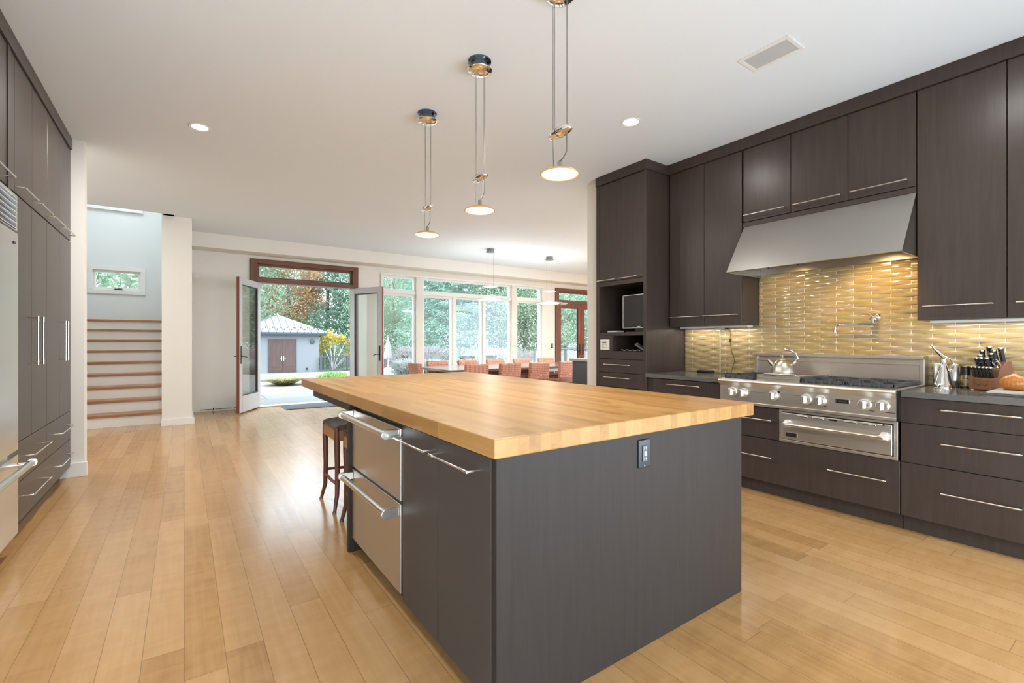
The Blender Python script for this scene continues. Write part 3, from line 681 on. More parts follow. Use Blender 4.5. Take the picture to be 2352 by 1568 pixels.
struct('trim_4', bx(-1.597, -0.838, 2.88, 5.81, 2.986, CZ-.001), M['cab'], 0.002)

# ================================================================ lamps
M['bulb'] = emis('lit_diffuser', (1.0, 0.90, 0.72), 7.0)
M['can_glow'] = emis('downlight_glow', (1.0, 0.93, 0.82), 9.0)
M['shade'] = plain('amber_glass_rim', (0.62, 0.36, 0.13), 0.15, 0.0)
M['cable'] = plain('steel_cable', (0.25, 0.25, 0.25), 0.35, 0.9)
M['gunmetal'] = plain('dark_chrome', (0.13, 0.17, 0.24), 0.12, 1.0)
def make_pendant(x, y, label):
    p = thing('pendant_lamp', label, 'pendant lamp', (0, 0, 0), 'pendant lamps over the island')
    zt = CZ; zs = 2.105
    link('canopy', lathe(BM(), [(0, 0), (.078, 0), (.077, -.008), (.066, -.014), (.054, -.026), (.052, -.05), (.0, -.052)], (0, 0, zt), 32), M['gunmetal'], p, smooth=True)
    link('canopy_dish', lathe(BM(), [(0, -.05), (.05, -.052), (.080, -.058), (.084, -.064), (.076, -.075), (.05, -.085), (0, -.090)], (0, 0, zt), 36), M['chrome'], p, smooth=True)
    for s in (-1, 1):
        for e in (0, .0085): link('cable', tube(BM(), [(e, s*(.054-e*.3), zt-.07), (e, s*(.054-e*.3), zs+.215)], .0019, 6), M['cable'], p)
    b = BM(); n = 14; prof = []
    for i in range(n+1):
        a = PI*i/n; prof.append((max(0, .034*math.sin(a)**0.8), -.088*math.cos(a)))
    lathe(b, prof, (0, 0, 0), 20, 'y'); xf(b, Matrix.Translation((0, 0, zs+.215)) @ Matrix.Scale(.72, 4, (0, 0, 1)))
    link('counterweight', b, M['chrome'], p, smooth='all')
    link('weight_band', xf(lathe(BM(), [(.030, -.002), (.0355, -.002), (.0355, .002), (.030, .002)], (0, 0, 0), 20, 'y'), Matrix.Translation((0, 0, zs+.215)) @ Matrix.Scale(.72, 4, (0, 0, 1))), M['gunmetal'], p)
    link('hanging_rod', tube(BM(), [(0, .054, zs+.20), (0, .050, zs+.035), (0, .046, zs+.02)], .0026, 6), M['cable'], p)
    link('bent_rod', tube(BM(), [(0, -.054, zs+.20), (0, -.052, zs+.10), (0, -.030, zs+.078), (0, -.004, zs+.066)], .0032, 6), M['cable'], p)
    link('stem', tube(BM(), [(0, 0, zs+.026), (0, 0, zs+.062), (0, 0, zs+.070)], [.013, .013, .006], 14), M['cable'], p, smooth=True)
    sh = link('shade', lathe(BM(), [(0, .034), (.03, .030), (.065, .020), (.092, .008), (.101, .001), (.101, -.003), (.096, -.004), (.088, .003), (.06, .014), (0, .022)], (0, 0, zs), 40), M['shade'], p, smooth=True)
    link('diffuser', lathe(BM(), [(0, -.012), (.05, -.010), (.082, -.005), (.094, .001), (.08, .004), (0, .006)], (0, 0, zs), 40), M['bulb'], p, smooth=True)
    lamp('pendant_light', p, (0, 0, zs-.02), 7.0, (1.0, 0.93, 0.83), size=.17)
    p.location = (x, y, 0)
    return p
pz = make_pendant(1.615, 3.506, 'farthest of the three chrome pendant lamps hanging over the island')
dup(pz, (1.598, 2.655, 0), None, 'middle of the three chrome pendant lamps hanging over the island')
dup(pz, (1.59, 1.84, 0), None, 'nearest pendant lamp over the island with its ceiling plate cut by the photo top')
def make_dining_pendant(label):
    p = thing('dining_pendant', label, 'pendant lamp', (0, 0, 0), 'flat disc pendants over the dining table')
    link('canopy', lathe(BM(), [(0, 0), (.075, 0), (.075, -.055), (.092, -.058), (.092, -.066), (0, -.068)], (0, 0, CZ), 28), M['cable'], p, smooth=True)
    for s in (-1, 1): link('cable', tube(BM(), [(s*.075, 0, CZ-.06), (s*.075, 0, 2.085)], .0016, 6), M['cable'], p)
    link('counter_disc', lathe(BM(), [(0, .016), (.09, .010), (.150, 0), (.09, -.012), (0, -.018)], (0, 0, 2.335), 32), M['nickel'], p, smooth=True)
    link('shade', lathe(BM(), [(0, .030), (.15, .024), (.30, .008), (.395, -.012), (.40, -.016), (.30, -.010), (.22, -.010), (0, -.004)], (0, 0, 2.082), 48), M['nickel'], p, smooth=True)
    link('diffuser', lathe(BM(), [(0, -.030), (.12, -.026), (.2, -.014), (.215, -.008), (0, -.006)], (0, 0, 2.082), 40), M['bulb'], p, smooth=True)
    lamp('ceiling_fill_uplight', p, (0, 0, 2.125), 9.0, (0.88, 0.97, 1.0), size=.5, rot=(PI, 0, 0))  # added uplight that brightens the far ceiling; the pendant itself glows only below
    lamp('pendant_light', p, (0, 0, 2.045), 14.0, (1.0, 0.95, 0.88), size=.35)
    return p
dpn = make_dining_pendant('thin disc pendant lamp over the left half of the dining table'); dpn.location = (5.02, 7.93, 0)
dup(dpn, (6.555, 7.93, 0), None, 'thin disc pendant lamp over the right half of the dining table')
def make_can(x, y, label):
    p = thing('recessed_light', label, 'ceiling light', (0, 0, CZ), 'recessed ceiling lights')
    link('trim_ring', lathe(BM(), [(.062, -.001), (.084, -.001), (.084, -.004), (.078, -.008), (.062, -.003)], (0, 0, CZ), 40), M['trim'], p, smooth=True)
    link('lens', lathe(BM(), [(0, -.004), (.062, -.003), (.062, -.001), (0, -.001)], (0, 0, CZ), 36), M['can_glow'], p)
    lamp('downlight', p, (0, 0, CZ-.012), CAN, (1.0, 0.98, 0.95), size=.11, spread=PI)
    p.location = (x, y, CZ)
    return p
can = make_can(0.11, 4.857, 'recessed ceiling light over the open floor on the left')
c2_ = dup(can, (3.085, 2.658, CZ), None, 'recessed ceiling light near the tall cabinet by the cooking wall')
big_ = [k_ for k_ in can.children if k_.type == 'LIGHT'][0]; big_.data = big_.data.copy(); big_.data.energy = 38
for (x, y, t) in ((0.11, 1.55, 'left walkway'), (0.11, -1.7, 'left rear'), (3.085, -0.6, 'right rear'), (3.085, 0.7, 'right walkway')):  # unseen fill lights added near and behind the camera to brighten the room
    dup(c2_, (x, y, CZ), None, 'added ceiling fill light above the %s behind the camera' % t)
for (x, y, t, e) in ((-1.2, 6.5, 'first added fill light in the hall behind the white wall end', 9), (-1.2, 7.6, 'second added fill light in the hall before the stairs', 7), (6.6, 5.4, 'added fill light over the grey sideboard', 70), (8.2, 5.4, 'added fill light in the hidden dining corner', 70), (9.3, 6.6, 'added fill light near the far right door', 60)):  # unseen fill lights added in hidden spots to brighten hall and dining end
    c_ = dup(can, (x, y, CZ), None, t)
    for k_ in c_.children:
        if k_.type == 'LIGHT': k_.data = k_.data.copy(); k_.data.energy = e; k_.data.spread = PI
v = thing('ceiling_vent', 'rectangular grey recessed ceiling vent above the cooking side', 'vent', (3.092, 1.515, CZ))
b = BM()
for (a, c2, d, e) in ((2.985, 3.20, 1.355, 1.38), (2.985, 3.20, 1.65, 1.675), (2.985, 3.01, 1.38, 1.65), (3.175, 3.20, 1.38, 1.65)): box(b, a, c2, d, e, CZ-.008, CZ-.0005)
link('vent_frame', b, M['trim'], v, 0.002)
link('vent_panel', bx(3.01, 3.175, 1.38, 1.65, CZ-.004, CZ-.0006), plain('grey_mesh', (0.52, 0.54, 0.55), 0.6), v)

# ================================================================ things standing about the kitchen
def stool(label):
    s = thing('bar_stool', label, 'stool', (0, 0, 0), 'bar stools under the island')
    hw = .19; H = .60
    st = plain('tan_leather', (0.42, 0.21, 0.085), 0.45) if 'tan_leather' not in bpy.data.materials else bpy.data.materials['tan_leather']
    dk = M['stoolwood']
    b = BM(); N = 10; g = []
    for i in range(N+1):
        r_ = []
        for j in range(N+1):
            u, w_ = -1+2*i/N, -1+2*j/N
            z = H+.012+.022*abs(w_)**2-.012*abs(u)**4+.003*((i+j) % 2)
            r_.append(b.verts.new((u*(hw-.004), w_*(hw-.004), z)))
        g.append(r_)
    for i in range(N):
        for j in range(N): b.faces.new((g[i][j], g[i+1][j], g[i+1][j+1], g[i][j+1]))
    rim = [g[i][0] for i in range(N+1)]+[g[N][j] for j in range(1, N+1)]+[g[i][N] for i in range(N-1, -1, -1)]+[g[0][j] for j in range(N-1, 0, -1)]
    lo = [b.verts.new((v_.co.x, v_.co.y, H-.02)) for v_ in rim]
    for i in range(len(rim)): b.faces.new((rim[i], rim[(i+1) % len(rim)], lo[(i+1) % len(rim)], lo[i]))
    b.faces.new(lo)
    link('seat', b, M['woven'], s, smooth=True)
    b = BM()
    for sx in (-1, 1):
        box(b, sx*(hw-.012)-.012, sx*(hw-.012)+.012, -hw+.02, hw-.02, H-.085, H-.005)
        box(b, -hw+.02, hw-.02, sx*(hw-.012)-.012, sx*(hw-.012)+.012, H-.085, H-.005)
    link('seat_frame', b, st, s, 0.006)
    for sx in (-1, 1):
        for sy in (-1, 1):
            x0, y0 = sx*(hw-.016), sy*(hw-.016)
            pts = [(x0, y0, H+.012), (x0, y0, H-.10), (x0-sx*.004, y0-sy*.004, .30), (x0, y0, .12), (x0+sx*.022, y0+sy*.022, .012)]
            lg = link('leg', tube(BM(), pts, [.019, .021, .019, .016, .012], 12), dk, s, smooth=True)
            link('glide', tube(BM(), [(x0+sx*.024, y0+sy*.024, 0), (x0+sx*.024, y0+sy*.024, .014)], .0145, 12), M['cable'], lg)
    a = hw-.018
    for (p, q, z) in (((-a, -a), (a, -a), .235), ((-a, a), (a, a), .235), ((-a, -a), (-a, a), .20), ((a, -a), (a, a), .20)):
        link('rung', tube(BM(), [(p[0], p[1], z), ((p[0]+q[0])/2, (p[1]+q[1])/2, z-.008), (q[0], q[1], z)], .011, 8), dk, s, smooth=True)
    return s
M['stoolwood'] = wood_grain('dark_cherry_wood', (0.15, 0.055, 0.04), (0.24, 0.095, 0.066), 0.28, 'z', 0.8)
s_ = NT('woven_leather'); _v = s_.coord(); _x, _y, _z = s_.sep(_v)
_w = s_.math('MULTIPLY', s_.math('SINE', s_.math('MULTIPLY', s_.math('ADD', _x, _y), 330.0)), s_.math('SINE', s_.math('MULTIPLY', s_.math('SUBTRACT', _x, _y), 330.0)))
s_.set(s_.mix(s_.math('MULTIPLY_ADD', _w, 0.5, 0.5), (0.10, 0.045, 0.026), (0.24, 0.12, 0.07)), 0.4); s_.bump(_w, 0.4, 0.004); M['woven'] = s_.m
a_ = stool('farther bar stool with woven seat tucked beside the island refrigerator'); a_.location = (1.085, 3.695, 0)
dup(a_, (1.085, 3.115, 0), None, 'nearer bar stool half hidden behind the island refrigerator end')

CT = 0.918
# kettle
k = thing('kettle', 'stainless steel kettle with curved handle standing on the griddle', 'kettle', (4.12, 2.03, .978))
kc = (4.12, 1.90); kx, ky = 4.14, 1.93
k.location = (kx, ky, .952)
link('kettle_body', lathe(BM(), [(0, 0), (.082, 0), (.088, .008), (.087, .03), (.080, .07), (.064, .105), (.042, .128), (.024, .137), (.022, .140), (0, .140)], (kx, ky, .952), 36), M['steel'], k, smooth='all')
ld = link('lid', lathe(BM(), [(.030, .134), (.028, .142), (.012, .146), (0, .147)], (kx, ky, .952), 24), M['steel'], k, smooth=True)
link('lid_knob', lathe(BM(), [(0, .145), (.008, .146), (.006, .155), (.013, .163), (.010, .173), (0, .176)], (kx, ky, .952), 18), M['chrome'], ld, smooth=True)
D = Vector((-0.25, 0.97, 0)).normalized()   # spout direction (towards the left of the picture)
def kp(s, z): return (kx+D.x*s, ky+D.y*s, .952+z)
link('spout', tube(BM(), [kp(.062, .085), kp(.085, .105), kp(.105, .128)], [.018, .015, .011], 14), M['steel'], k, smooth=True)
link('handle', tube(BM(), [kp(-.070, .095), kp(-.100, .115), kp(-.112, .15), kp(-.100, .185), kp(-.062, .212), kp(-.02, .222), kp(.0, .222)], [.009, .010, .010, .011, .011, .009, .006], 12), M['chrome'], k, smooth=True)
# pot filler
p = thing('pot_filler', 'chrome wall tap with a cross handle over the stove', 'faucet', (4.47, 1.385, 1.31))
link('rosette', lathe(BM(), [(0, 0), (.030, 0), (.030, -.012), (.024, -.02), (.016, -.022), (.016, -.05), (0, -.05)], (4.478, 1.375, 1.435), 28, 'x'), M['chrome'], p, smooth=True)
b = BM(); tube(b, [(4.44, 1.375, 1.435), (4.40, 1.375, 1.435)], .013, 14)
tube(b, [(4.41, 1.375, 1.435), (4.41, 1.375, 1.385)], .012, 14); tube(b, [(4.41, 1.355, 1.376), (4.41, 1.395, 1.376)], .013, 14); link('valve_body', b, M['chrome'], p, smooth=True)
b = BM()
for a in (PI/4, -PI/4): tube(b, [(4.392, 1.375-.034*math.cos(a), 1.435-.034*math.sin(a)), (4.392, 1.375+.034*math.cos(a), 1.435+.034*math.sin(a))], .0048, 8)
link('cross_handle', b, M['chrome'], p, smooth=True)
link('spout', tube(BM(), [(4.41, 1.37, 1.376), (4.41, 1.54, 1.378), (4.41, 1.59, 1.380), (4.41, 1.62, 1.374), (4.41, 1.638, 1.352), (4.41, 1.642, 1.315)], .0095, 12), M['chrome'], p, smooth=True)
# oil can
ox, oy = 4.325, 0.945
o = thing('oil_can', 'polished conical oil can with long spout right of the stove', 'oil can', (ox, oy, CT))
link('can_body', lathe(BM(), [(0, 0), (.058, 0), (.058, .008), (.050, .035), (.036, .09), (.023, .145), (.016, .175), (.016, .20), (.020, .204), (0, .206)], (ox, oy, CT), 36), M['chrome'], o, smooth=True)
S = Vector((-.30, .95, 0)).normalized()
def op(s, z): return (ox+S.x*s, oy+S.y*s, CT+z)
link('spout', tube(BM(), [op(-.012, .205), op(.012, .225), op(.045, .265), op(.066, .298)], [.014, .011, .006, .0035], 10), M['chrome'], o, smooth=True)
link('handle', tube(BM(), [op(-.008, .213), op(-.035, .20), op(-.052, .17), op(-.048, .14), op(-.026, .112)], .0055, 8), M['chrome'], o, smooth=True)
# pepper mills
def mill(x, y, hgt, label):
    m_ = thing('pepper_mill', label, 'mill', (x, y, CT), 'steel mills behind the oil can')
    link('mill_body', lathe(BM(), [(0, .05), (.026, .05), (.026, hgt-.004), (.023, hgt), (0, hgt)], (x, y, CT), 28), M['steel_v'], m_, smooth=True)
    link('mill_base', lathe(BM(), [(0, 0), (.025, 0), (.025, .05), (0, .05)], (x, y, CT), 28), plain('smoky_acrylic_%d' % int(y*1000), (0.06, 0.055, 0.05), 0.1), m_, smooth=True)
mill(4.43, 1.000, .165, 'steel pepper mill on the left behind the oil can')
mill(4.40, 0.905, .165, 'steel pepper mill between the oil can and the glass jar')
# jar
j = thing('glass_jar', 'small clear glass jar with a black lid beside the knife block', 'jar', (4.41, .85, CT))
gm = NT('jar_glass'); gm.set((0.9, 0.9, 0.88), 0.03); gm.b.inputs['Transmission Weight'].default_value = 1.0; gm.b.inputs['IOR'].default_value = 1.45
link('jar_body', lathe(BM(), [(0, .004), (.028, .004), (.030, .012), (.028, .09), (.0255, .09), (.027, .014), (0, .012)], (4.41, .85, CT), 28), gm.m, j, smooth=True)
link('lid', lathe(BM(), [(0, .09), (.026, .09), (.026, .148), (.022, .152), (0, .152)], (4.41, .85, CT), 28), M['black'], j, smooth=True)
link('base', lathe(BM(), [(0, 0), (.029, 0), (.029, .012), (0, .0125)], (4.41, .85, CT), 24), M['black'], j, smooth=True)
# knife block
KN = Matrix(((-.88, .475, 0, 4.288), (.475, .88, 0, .748), (0, 0, 1, CT), (0, 0, 0, 1)))  # local x = towards viewer-left (front), y = along the front, to the left... z up
KN = Matrix.Translation((4.285, .755, CT)) @ Matrix.Rotation(math.atan2(.475, -.88), 4, 'Z')   # local +x = block front
kbw = wood_grain('walnut_block', (0.15, 0.062, 0.026), (0.24, 0.11, 0.05), 0.4, 'z', 1.0)
kb = thing('knife_block', 'brown wooden knife block full of black handled knives on the right counter', 'knife block', (4.285, .755, CT))
hw = .068
poly = [(0, .006), (0, .078), (-.045, .088), (-.060, .140), (-.115, .196), (-.150, .192), (-.185, .006)]
link('block', prism(BM(), poly, -hw, hw, 'y', mat=KN), kbw, kb, 0.003)
b = BM()
for (x_, y_) in ((-.012, hw-.014), (-.012, -hw+.014), (-.17, 0)): tube(b, [KN @ Vector((x_, y_, 0)), KN @ Vector((x_, y_, .0065))], .009, 10)
link('rubber_foot', b, M['white'], kb)
b = BM(); pts = []
for i in range(40):
    t = i/39; pts.append(KN @ Vector((.0004, -.038+.076*t, .040+.006*math.sin(t*38)*(1-.4*t)+.004*math.sin(t*13))))
tube(b, pts, .0009, 5); link('engraving', b, M['gapm'], kb)
def knife(name, label, base, dirv, L, r, group, butt='nickel'):
    b = BM(); base = Vector(base); d = Vector(dirv).normalized()
    P = [KN @ (base-d*.02), KN @ base, KN @ (base+d*L*.35), KN @ (base+d*L*.8), KN @ (base+d*(L-.004))]
    tube(b, P, [r*.75, r*.85, r, r*.95, r*1.1], 8, 0)
    tube(b, [KN @ (base+d*(L-.0045)), KN @ (base+d*(L+.004))], r*1.12, 8, 1)
    for q in (.3, .6):
        c_ = KN @ (base+d*L*q+Vector((r*.85, 0, .2*r))); tube(b, [c_, KN @ (base+d*L*q+Vector((r*1.12, 0, .3*r)))], r*.22, 6, 1)
    o = link(name, b, [M['black'], M[butt]], None, smooth=True); tag(o, label, 'knife', group); return o
ordn = ['first', 'second', 'third', 'fourth', 'fifth', 'sixth']
for i in range(6):
    yy = hw-.012-i*.0222   # local +y is to the picture's left
    knife('steak_knife', '%s small steak knife from the left in the low front row of the knife block' % ordn[i], (-.030, -yy if KN.to_3x3()[0][1] < 0 else yy, .084), (.30, -.04, .95), .074, .0085, 'steak knives in the front row')
for i in range(3):
    yy = -(hw-.020-i*.030)
    knife('kitchen_knife', '%s knife from the left in the middle row of the knife block' % ordn[i], (-.056, yy, .132), (.30, 0, .95), .086, .0115, 'middle row knives of the block')
ups = [((-.075, -hw+.022, .155), .080, 'left knife in the third row of the knife block'), ((-.095, -hw+.020, .178), .088, 'left knife in the top row of the knife block'), ((-.118, -hw+.046, .192), .098, 'tallest knife near the middle of the knife block'),
       ((-.085, .012, .165), .082, 'right knife in the third row of the knife block'), ((-.100, .018, .182), .086, 'thick knife just behind the right third row knife'), ((-.122, .040, .193), .090, 'sharpening steel handle at the right back of the knife block')]
for (bs, L, lab) in ups: knife('kitchen_knife', lab, bs, (.26, 0, .96), L, .0135, 'large knives at the back of the block')
b = BM()
for (yy, zz) in ((.040, .185), (.052, .170)):
    c_ = Vector((-.062, yy, zz)); pts = [KN @ (c_+Vector((.010*math.sin(t)*.4, .017*math.cos(t), .022*math.sin(t)))) for t in [2*PI*i/16 for i in range(16)]]
    tube(b, pts, .003, 6, closed=True)
tube(b, [KN @ Vector((-.066, .045, .165)), KN @ Vector((-.078, .047, .13))], .006, 6)
tag(link('kitchen_scissors', b, M['nickel'], None, smooth=True), 'steel kitchen scissors stuck in the right side of the knife block', 'scissors')
# tray and pumpkin
t = thing('serving_board', 'flat pale grey boards lying at the right edge of the counter', 'board', (4.08, .50, CT))
link('upper_board', bx(3.965, 4.30, .30, .672, CT+.012, CT+.022), plain('pale_grey_board', (0.50, 0.48, 0.45), 0.4), t, 0.002)
link('lower_board', bx(3.955, 4.29, .29, .700, CT, CT+.011), M['stone'], t, 0.002)
pc = (4.20, .588, CT+.022)
q = thing('pumpkin_candle', 'orange ribbed pumpkin ornament with pointed top at the right edge', 'ornament', pc)
om = NT('orange_wax'); om.set(om.mix(om.noise(om.coord(), 9, 3), (0.40, 0.135, 0.022), (0.50, 0.20, 0.045)), 0.25); om.b.inputs['Subsurface Weight'].default_value = 0.15
b = lathe(BM(), [(0, 0), (.035, .001), (.056, .012), (.066, .036), (.062, .062), (.045, .082), (.020, .094), (.010, .101), (0, .106)], pc, 144)
for v_ in b.verts:
    a = math.atan2(v_.co.y-pc[1], v_.co.x-pc[0]); f_ = 1.04+.012*math.cos(a*24)
    v_.co.x = pc[0]+(v_.co.x-pc[0])*f_; v_.co.y = pc[1]+(v_.co.y-pc[1])*f_
link('pumpkin_body', b, om.m, q, smooth='all')
link('wick_tip', tube(BM(), [(pc[0], pc[1], pc[2]+.102), (pc[0], pc[1], pc[2]+.118)], [.008, .004], 10), om.m, q, smooth=True)
# router, rod, adapter and cord
rt = thing('router_box', 'small flat black box on the left counter below the wall cabinet', 'electronics', (4.40, 2.78, CT))
link('box_body', bx(4.34, 4.43, 2.72, 2.87, CT, CT+.028), M['black'], rt, 0.008)
link('cable', tube(BM(), [(4.40, 2.72, CT+.01), (4.38, 2.66, CT+.006), (4.41, 2.60, CT+.006), (4.44, 2.56, CT+.012), (4.42, 2.50, CT+.006), (4.40, 2.60, CT+.004)], .004, 6), M['black'], rt)
tag(link('white_rod', tube(BM(), [(4.462, 2.685, CT), (4.470, 2.690, 1.372)], .0035, 8), M['white'], None), 'thin white rod standing upright against the tiles behind the black box', 'rod')
ad = thing('power_adapter', 'black power adapter with a dangling cord under the left wall cabinet', 'adapter', (4.45, 2.66, 1.36))
link('adapter_body', bx(4.405, 4.465, 2.60, 2.70, 1.365, 1.392), M['black'], ad, 0.004)
link('cord', tube(BM(), [(4.46, 2.60, 1.37), (4.468, 2.575, 1.33), (4.466, 2.58, 1.25), (4.468, 2.565, 1.14), (4.466, 2.53, 1.05), (4.466, 2.555, .98), (4.45, 2.56, .925)], .0028, 6), plain('dark_cord', (0.05, 0.035, 0.015), 0.5), ad)
link('cord_switch', tube(BM(), [(4.466, 2.578, 1.265), (4.466, 2.58, 1.235)], .008, 8), M['black'], ad)
# niche things
tv = thing('television', 'small flat television on its stand in the tall cabinet niche', 'television', (4.05, 3.33, 1.338))
b = BM(); box(b, 4.02, 4.06, 3.06+.09, 3.585, 1.385, 1.752); link('screen_frame', b, M['black'], tv, 0.006)
link('screen', bx(4.0185, 4.021, 3.165, 3.565, 1.42, 1.735), M['screen'], tv)
b = BM(); box(b, 4.0165, 4.021, 3.568, 3.578, 1.39, 1.748); box(b, 4.0165, 4.021, 3.15, 3.578, 1.745, 1.751); box(b, 4.0165, 4.021, 3.15, 3.578, 1.386, 1.391); link('bezel', b, M['nickel'], tv)
link('logo_plate', bx(4.016, 4.019, 3.33, 3.375, 1.397, 1.405), M['nickel'], tv)
b = BM(); box(b, 4.03, 4.05, 3.30, 3.42, 1.348, 1.39); box(b, 3.98, 4.11, 3.22, 3.50, 1.338, 1.350); link('stand', b, M['black'], tv, 0.004)
md = tag(link('media_player', bx(3.90, 4.02, 3.56, 3.70, 1.339, 1.360), plain('silver_plastic', (0.50, 0.52, 0.54), 0.3), None, 0.006), 'slim silver box lying in front of the television', 'electronics')
kp_ = thing('control_panel', 'square cream control panel with a small display beside the lower niche', 'control panel', (3.84, 3.677, 1.145))
link('panel_plate', bx(3.832, 3.8425, 3.612, 3.742, 1.148, 1.262), M['white'], kp_, 0.002)
link('display', bx(3.8312, 3.833, 3.650, 3.712, 1.222, 1.238), plain('lcd_grey', (0.10, 0.11, 0.10), 0.3), kp_)
b = BM()
for i in range(4):
    for j_ in range(3):
        if (i, j_) != (1, 1): box(b, 3.8308, 3.833, 3.642+i*.02, 3.654+i*.02, 1.172+j_*.014, 1.180+j_*.014)
link('buttons', b, plain('grey_buttons', (0.45, 0.45, 0.40), 0.5), kp_)
ph = thing('telephone', 'grey telephone handset with its coiled cord in the lower niche', 'telephone', (3.95, 3.25, 1.135))
link('base', bx(3.92, 4.06, 3.16, 3.30, 1.135, 1.155), M['black'], ph, 0.006)
m_ = Matrix.Translation((3.94, 3.25, 1.175)) @ Matrix.Rotation(rad(28), 4, 'X') @ Matrix.Rotation(rad(-18), 4, 'Y')
hs = link('handset', box(BM(), -.022, .022, -.085, .085, -.010, .010, mat=m_), plain('grey_handset', (0.20, 0.20, 0.21), 0.4), ph, 0.006)
b = BM()
for i in range(6):
    for j_ in range(3): box(b, -.0165+j_*.012, -.0080+j_*.012, -.06+i*.02, -.047+i*.02, .0098, .0125, mat=m_)
link('keys', b, M['nickel'], hs)
link('coiled_cord', tube(BM(), [(3.90+.004*math.sin(i*1.7), 3.50-.0125*i, 1.142+.005*(1+math.sin(i*1.1))) for i in range(22)], .0035, 6), plain('pale_cord', (0.35, 0.33, 0.30), 0.5), ph)
# wall things
sw = thing('light_switch', 'dark framed light switch on the wall left of the far right door', 'switch', (8.27, 9.9, 1.10))
link('switch_plate', bx(8.245, 8.315, 9.902, 9.9095, 1.065, 1.185), M['bronze'], sw, 0.002); link('rocker', bx(8.266, 8.294, 9.897, 9.903, 1.09, 1.16), M['white'], sw, 0.002)
tag(link('wall_sensor', lathe(BM(), [(0, 0), (.055, 0), (.055, -.018), (.035, -.03), (0, -.034)], (0.165, 9.909, 2.39), 24, 'y'), M['trim'], None, smooth=True), 'round white sensor high on the wall right of the pier', 'sensor')
rg = thing('floor_register', 'long brown slotted register in the wall base left of the open doors', 'vent', (0.55, 9.88, 0))
b = BM(); 
for (a, c2) in ((.22, .40), (.45, .70), (.74, .96)): box(b, a, c2, 9.880, 9.886, .028, .040)
link('register_slots', b, M['mahog_h'], rg)
link('valve', tube(BM(), [(.425, 9.87, .015), (.425, 9.87, .06)], .010, 10), M['bronze'], rg)
mt = thing('door_mat', 'dark grey door mat on the floor inside the open doors', 'mat', (1.95, 9.55, 0))
link('mat_pile', bx(1.525, 2.405, 9.285, 9.835, 0.001, .012), plain('charcoal_mat', (0.075, 0.085, 0.10), 0.9, nz=.4, nsc=90), mt)
b = BM()
for (a, c2, d, e) in ((1.505, 2.425, 9.265, 9.285), (1.505, 2.425, 9.835, 9.855), (1.505, 1.525, 9.285, 9.835), (2.405, 2.425, 9.285, 9.835)): box(b, a, c2, d, e, 0.001, .009)
link('mat_border', b, M['black'], mt)

# ================================================================ dining end
s_ = NT('terracotta_woven_fabric'); _x, _y, _z = s_.sep(s_.coord())
_row = s_.math('FLOOR', s_.math('DIVIDE', _z, .034)); _fz = s_.math('FRACT', s_.math('DIVIDE', _z, .034))
_xx = s_.math('ADD', s_.math('DIVIDE', s_.math('ADD', _x, _y), .026), s_.math('MULTIPLY', s_.white(s_.comb(_row, 0.5, 0.2)), 5.0))
_fx = s_.math('FRACT', _xx); _rn = s_.white(s_.comb(s_.math('FLOOR', _xx), _row, 3.0))
_d = s_.math('MULTIPLY', s_.math('MULTIPLY', s_.math('LESS_THAN', s_.math('ABSOLUTE', s_.math('SUBTRACT', _fx, 0.5)), 0.24), s_.math('LESS_THAN', s_.math('ABSOLUTE', s_.math('SUBTRACT', _fz, 0.5)), 0.33)), s_.math('GREATER_THAN', _rn, 0.08))
s_.set(s_.mix(_d, (0.66, 0.33, 0.235), (0.22, 0.085, 0.06)), 0.8); M['chairfab'] = s_.m
M['chairwood'] = wood_grain('chair_wood', (0.20, 0.085, 0.05), (0.32, 0.15, 0.095), 0.4, 'z', 0.8)
M['table'] = wood_grain('table_wood', (0.13, 0.075, 0.06), (0.21, 0.13, 0.105), 0.3, 'x', 0.5, 0.8, 0.0)
for n_ in M['table'].node_tree.nodes:
    if n_.type == 'BSDF_PRINCIPLED': n_.inputs['Coat Weight'].default_value = 1.0; n_.inputs['Coat Roughness'].default_value = 0.18
def chair(label, group):
    """faces +y, origin under the seat centre"""
    c = thing('dining_chair', label, 'chair', (0, 0, 0), group)
    b = BM(); prism(b, [(-.27, .42), (-.20, .42), (-.225, .83), (-.24, .845), (-.30, .845), (-.315, .83)], -.225, .225, 'x'); link('backrest', b, M['chairfab'], c, 0.018)
    link('seat', bx(-.225, .225, -.20, .25, .40, .48), M['chairfab'], c, 0.02)
    b = BM(); box(b, -.22, .22, -.25, .24, .335, .40); box(b, -.20, .20, -.292, -.27, .50, .53); link('seat_frame', b, M['chairwood'], c, 0.004)
    b = BM()
    for s in (-1, 1): box(b, s*.21-.02, s*.21+.02, -.293, -.268, .335, .52)
    box(b, -.19, .19, -.2935, -.27, .42, .51); link('back_frame', b, M['chairwood'], c, 0.003)
    for sx in (-1, 1):
        for (yy, ye) in ((.215, .215), (-.235, -.28)):
            b = BM(); tube(b, [(sx*.20, yy, .36), (sx*.20, yy, .335), (sx*.20, ye, 0)], [.024, .024, .017], 8); link('leg', b, M['chairwood'], c, smooth=True)
    return c
TY0, TY1 = 7.20, 8.62
def px(u, y):   # x on the plane y for a picture column (used once, to set the chairs out)
    a = math.atan((u-1176)/1075)+rad(35); return y*math.tan(a)
ch = chair('first dining chair from the left on the near side of the table', 'dining chairs with backs to the kitchen')
near = [1096, 1173, 1240, 1306]; far = [1005, 1074, 1138, 1198, 1254]
for i, u_ in enumerate(near):
    o = ch if i == 0 else dup(ch, (0, 0, 0), 0, '%s dining chair from the left on the near side of the table' % ordn[i])
    o.location = (px(u_, 7.0), 7.28, 0)
for i, u_ in enumerate(far):
    o = dup(ch, (px(u_, 8.72), 8.46, 0), PI, '%s dining chair from the left on the window side of the table' % ordn[i], 'dining chairs on the window side')
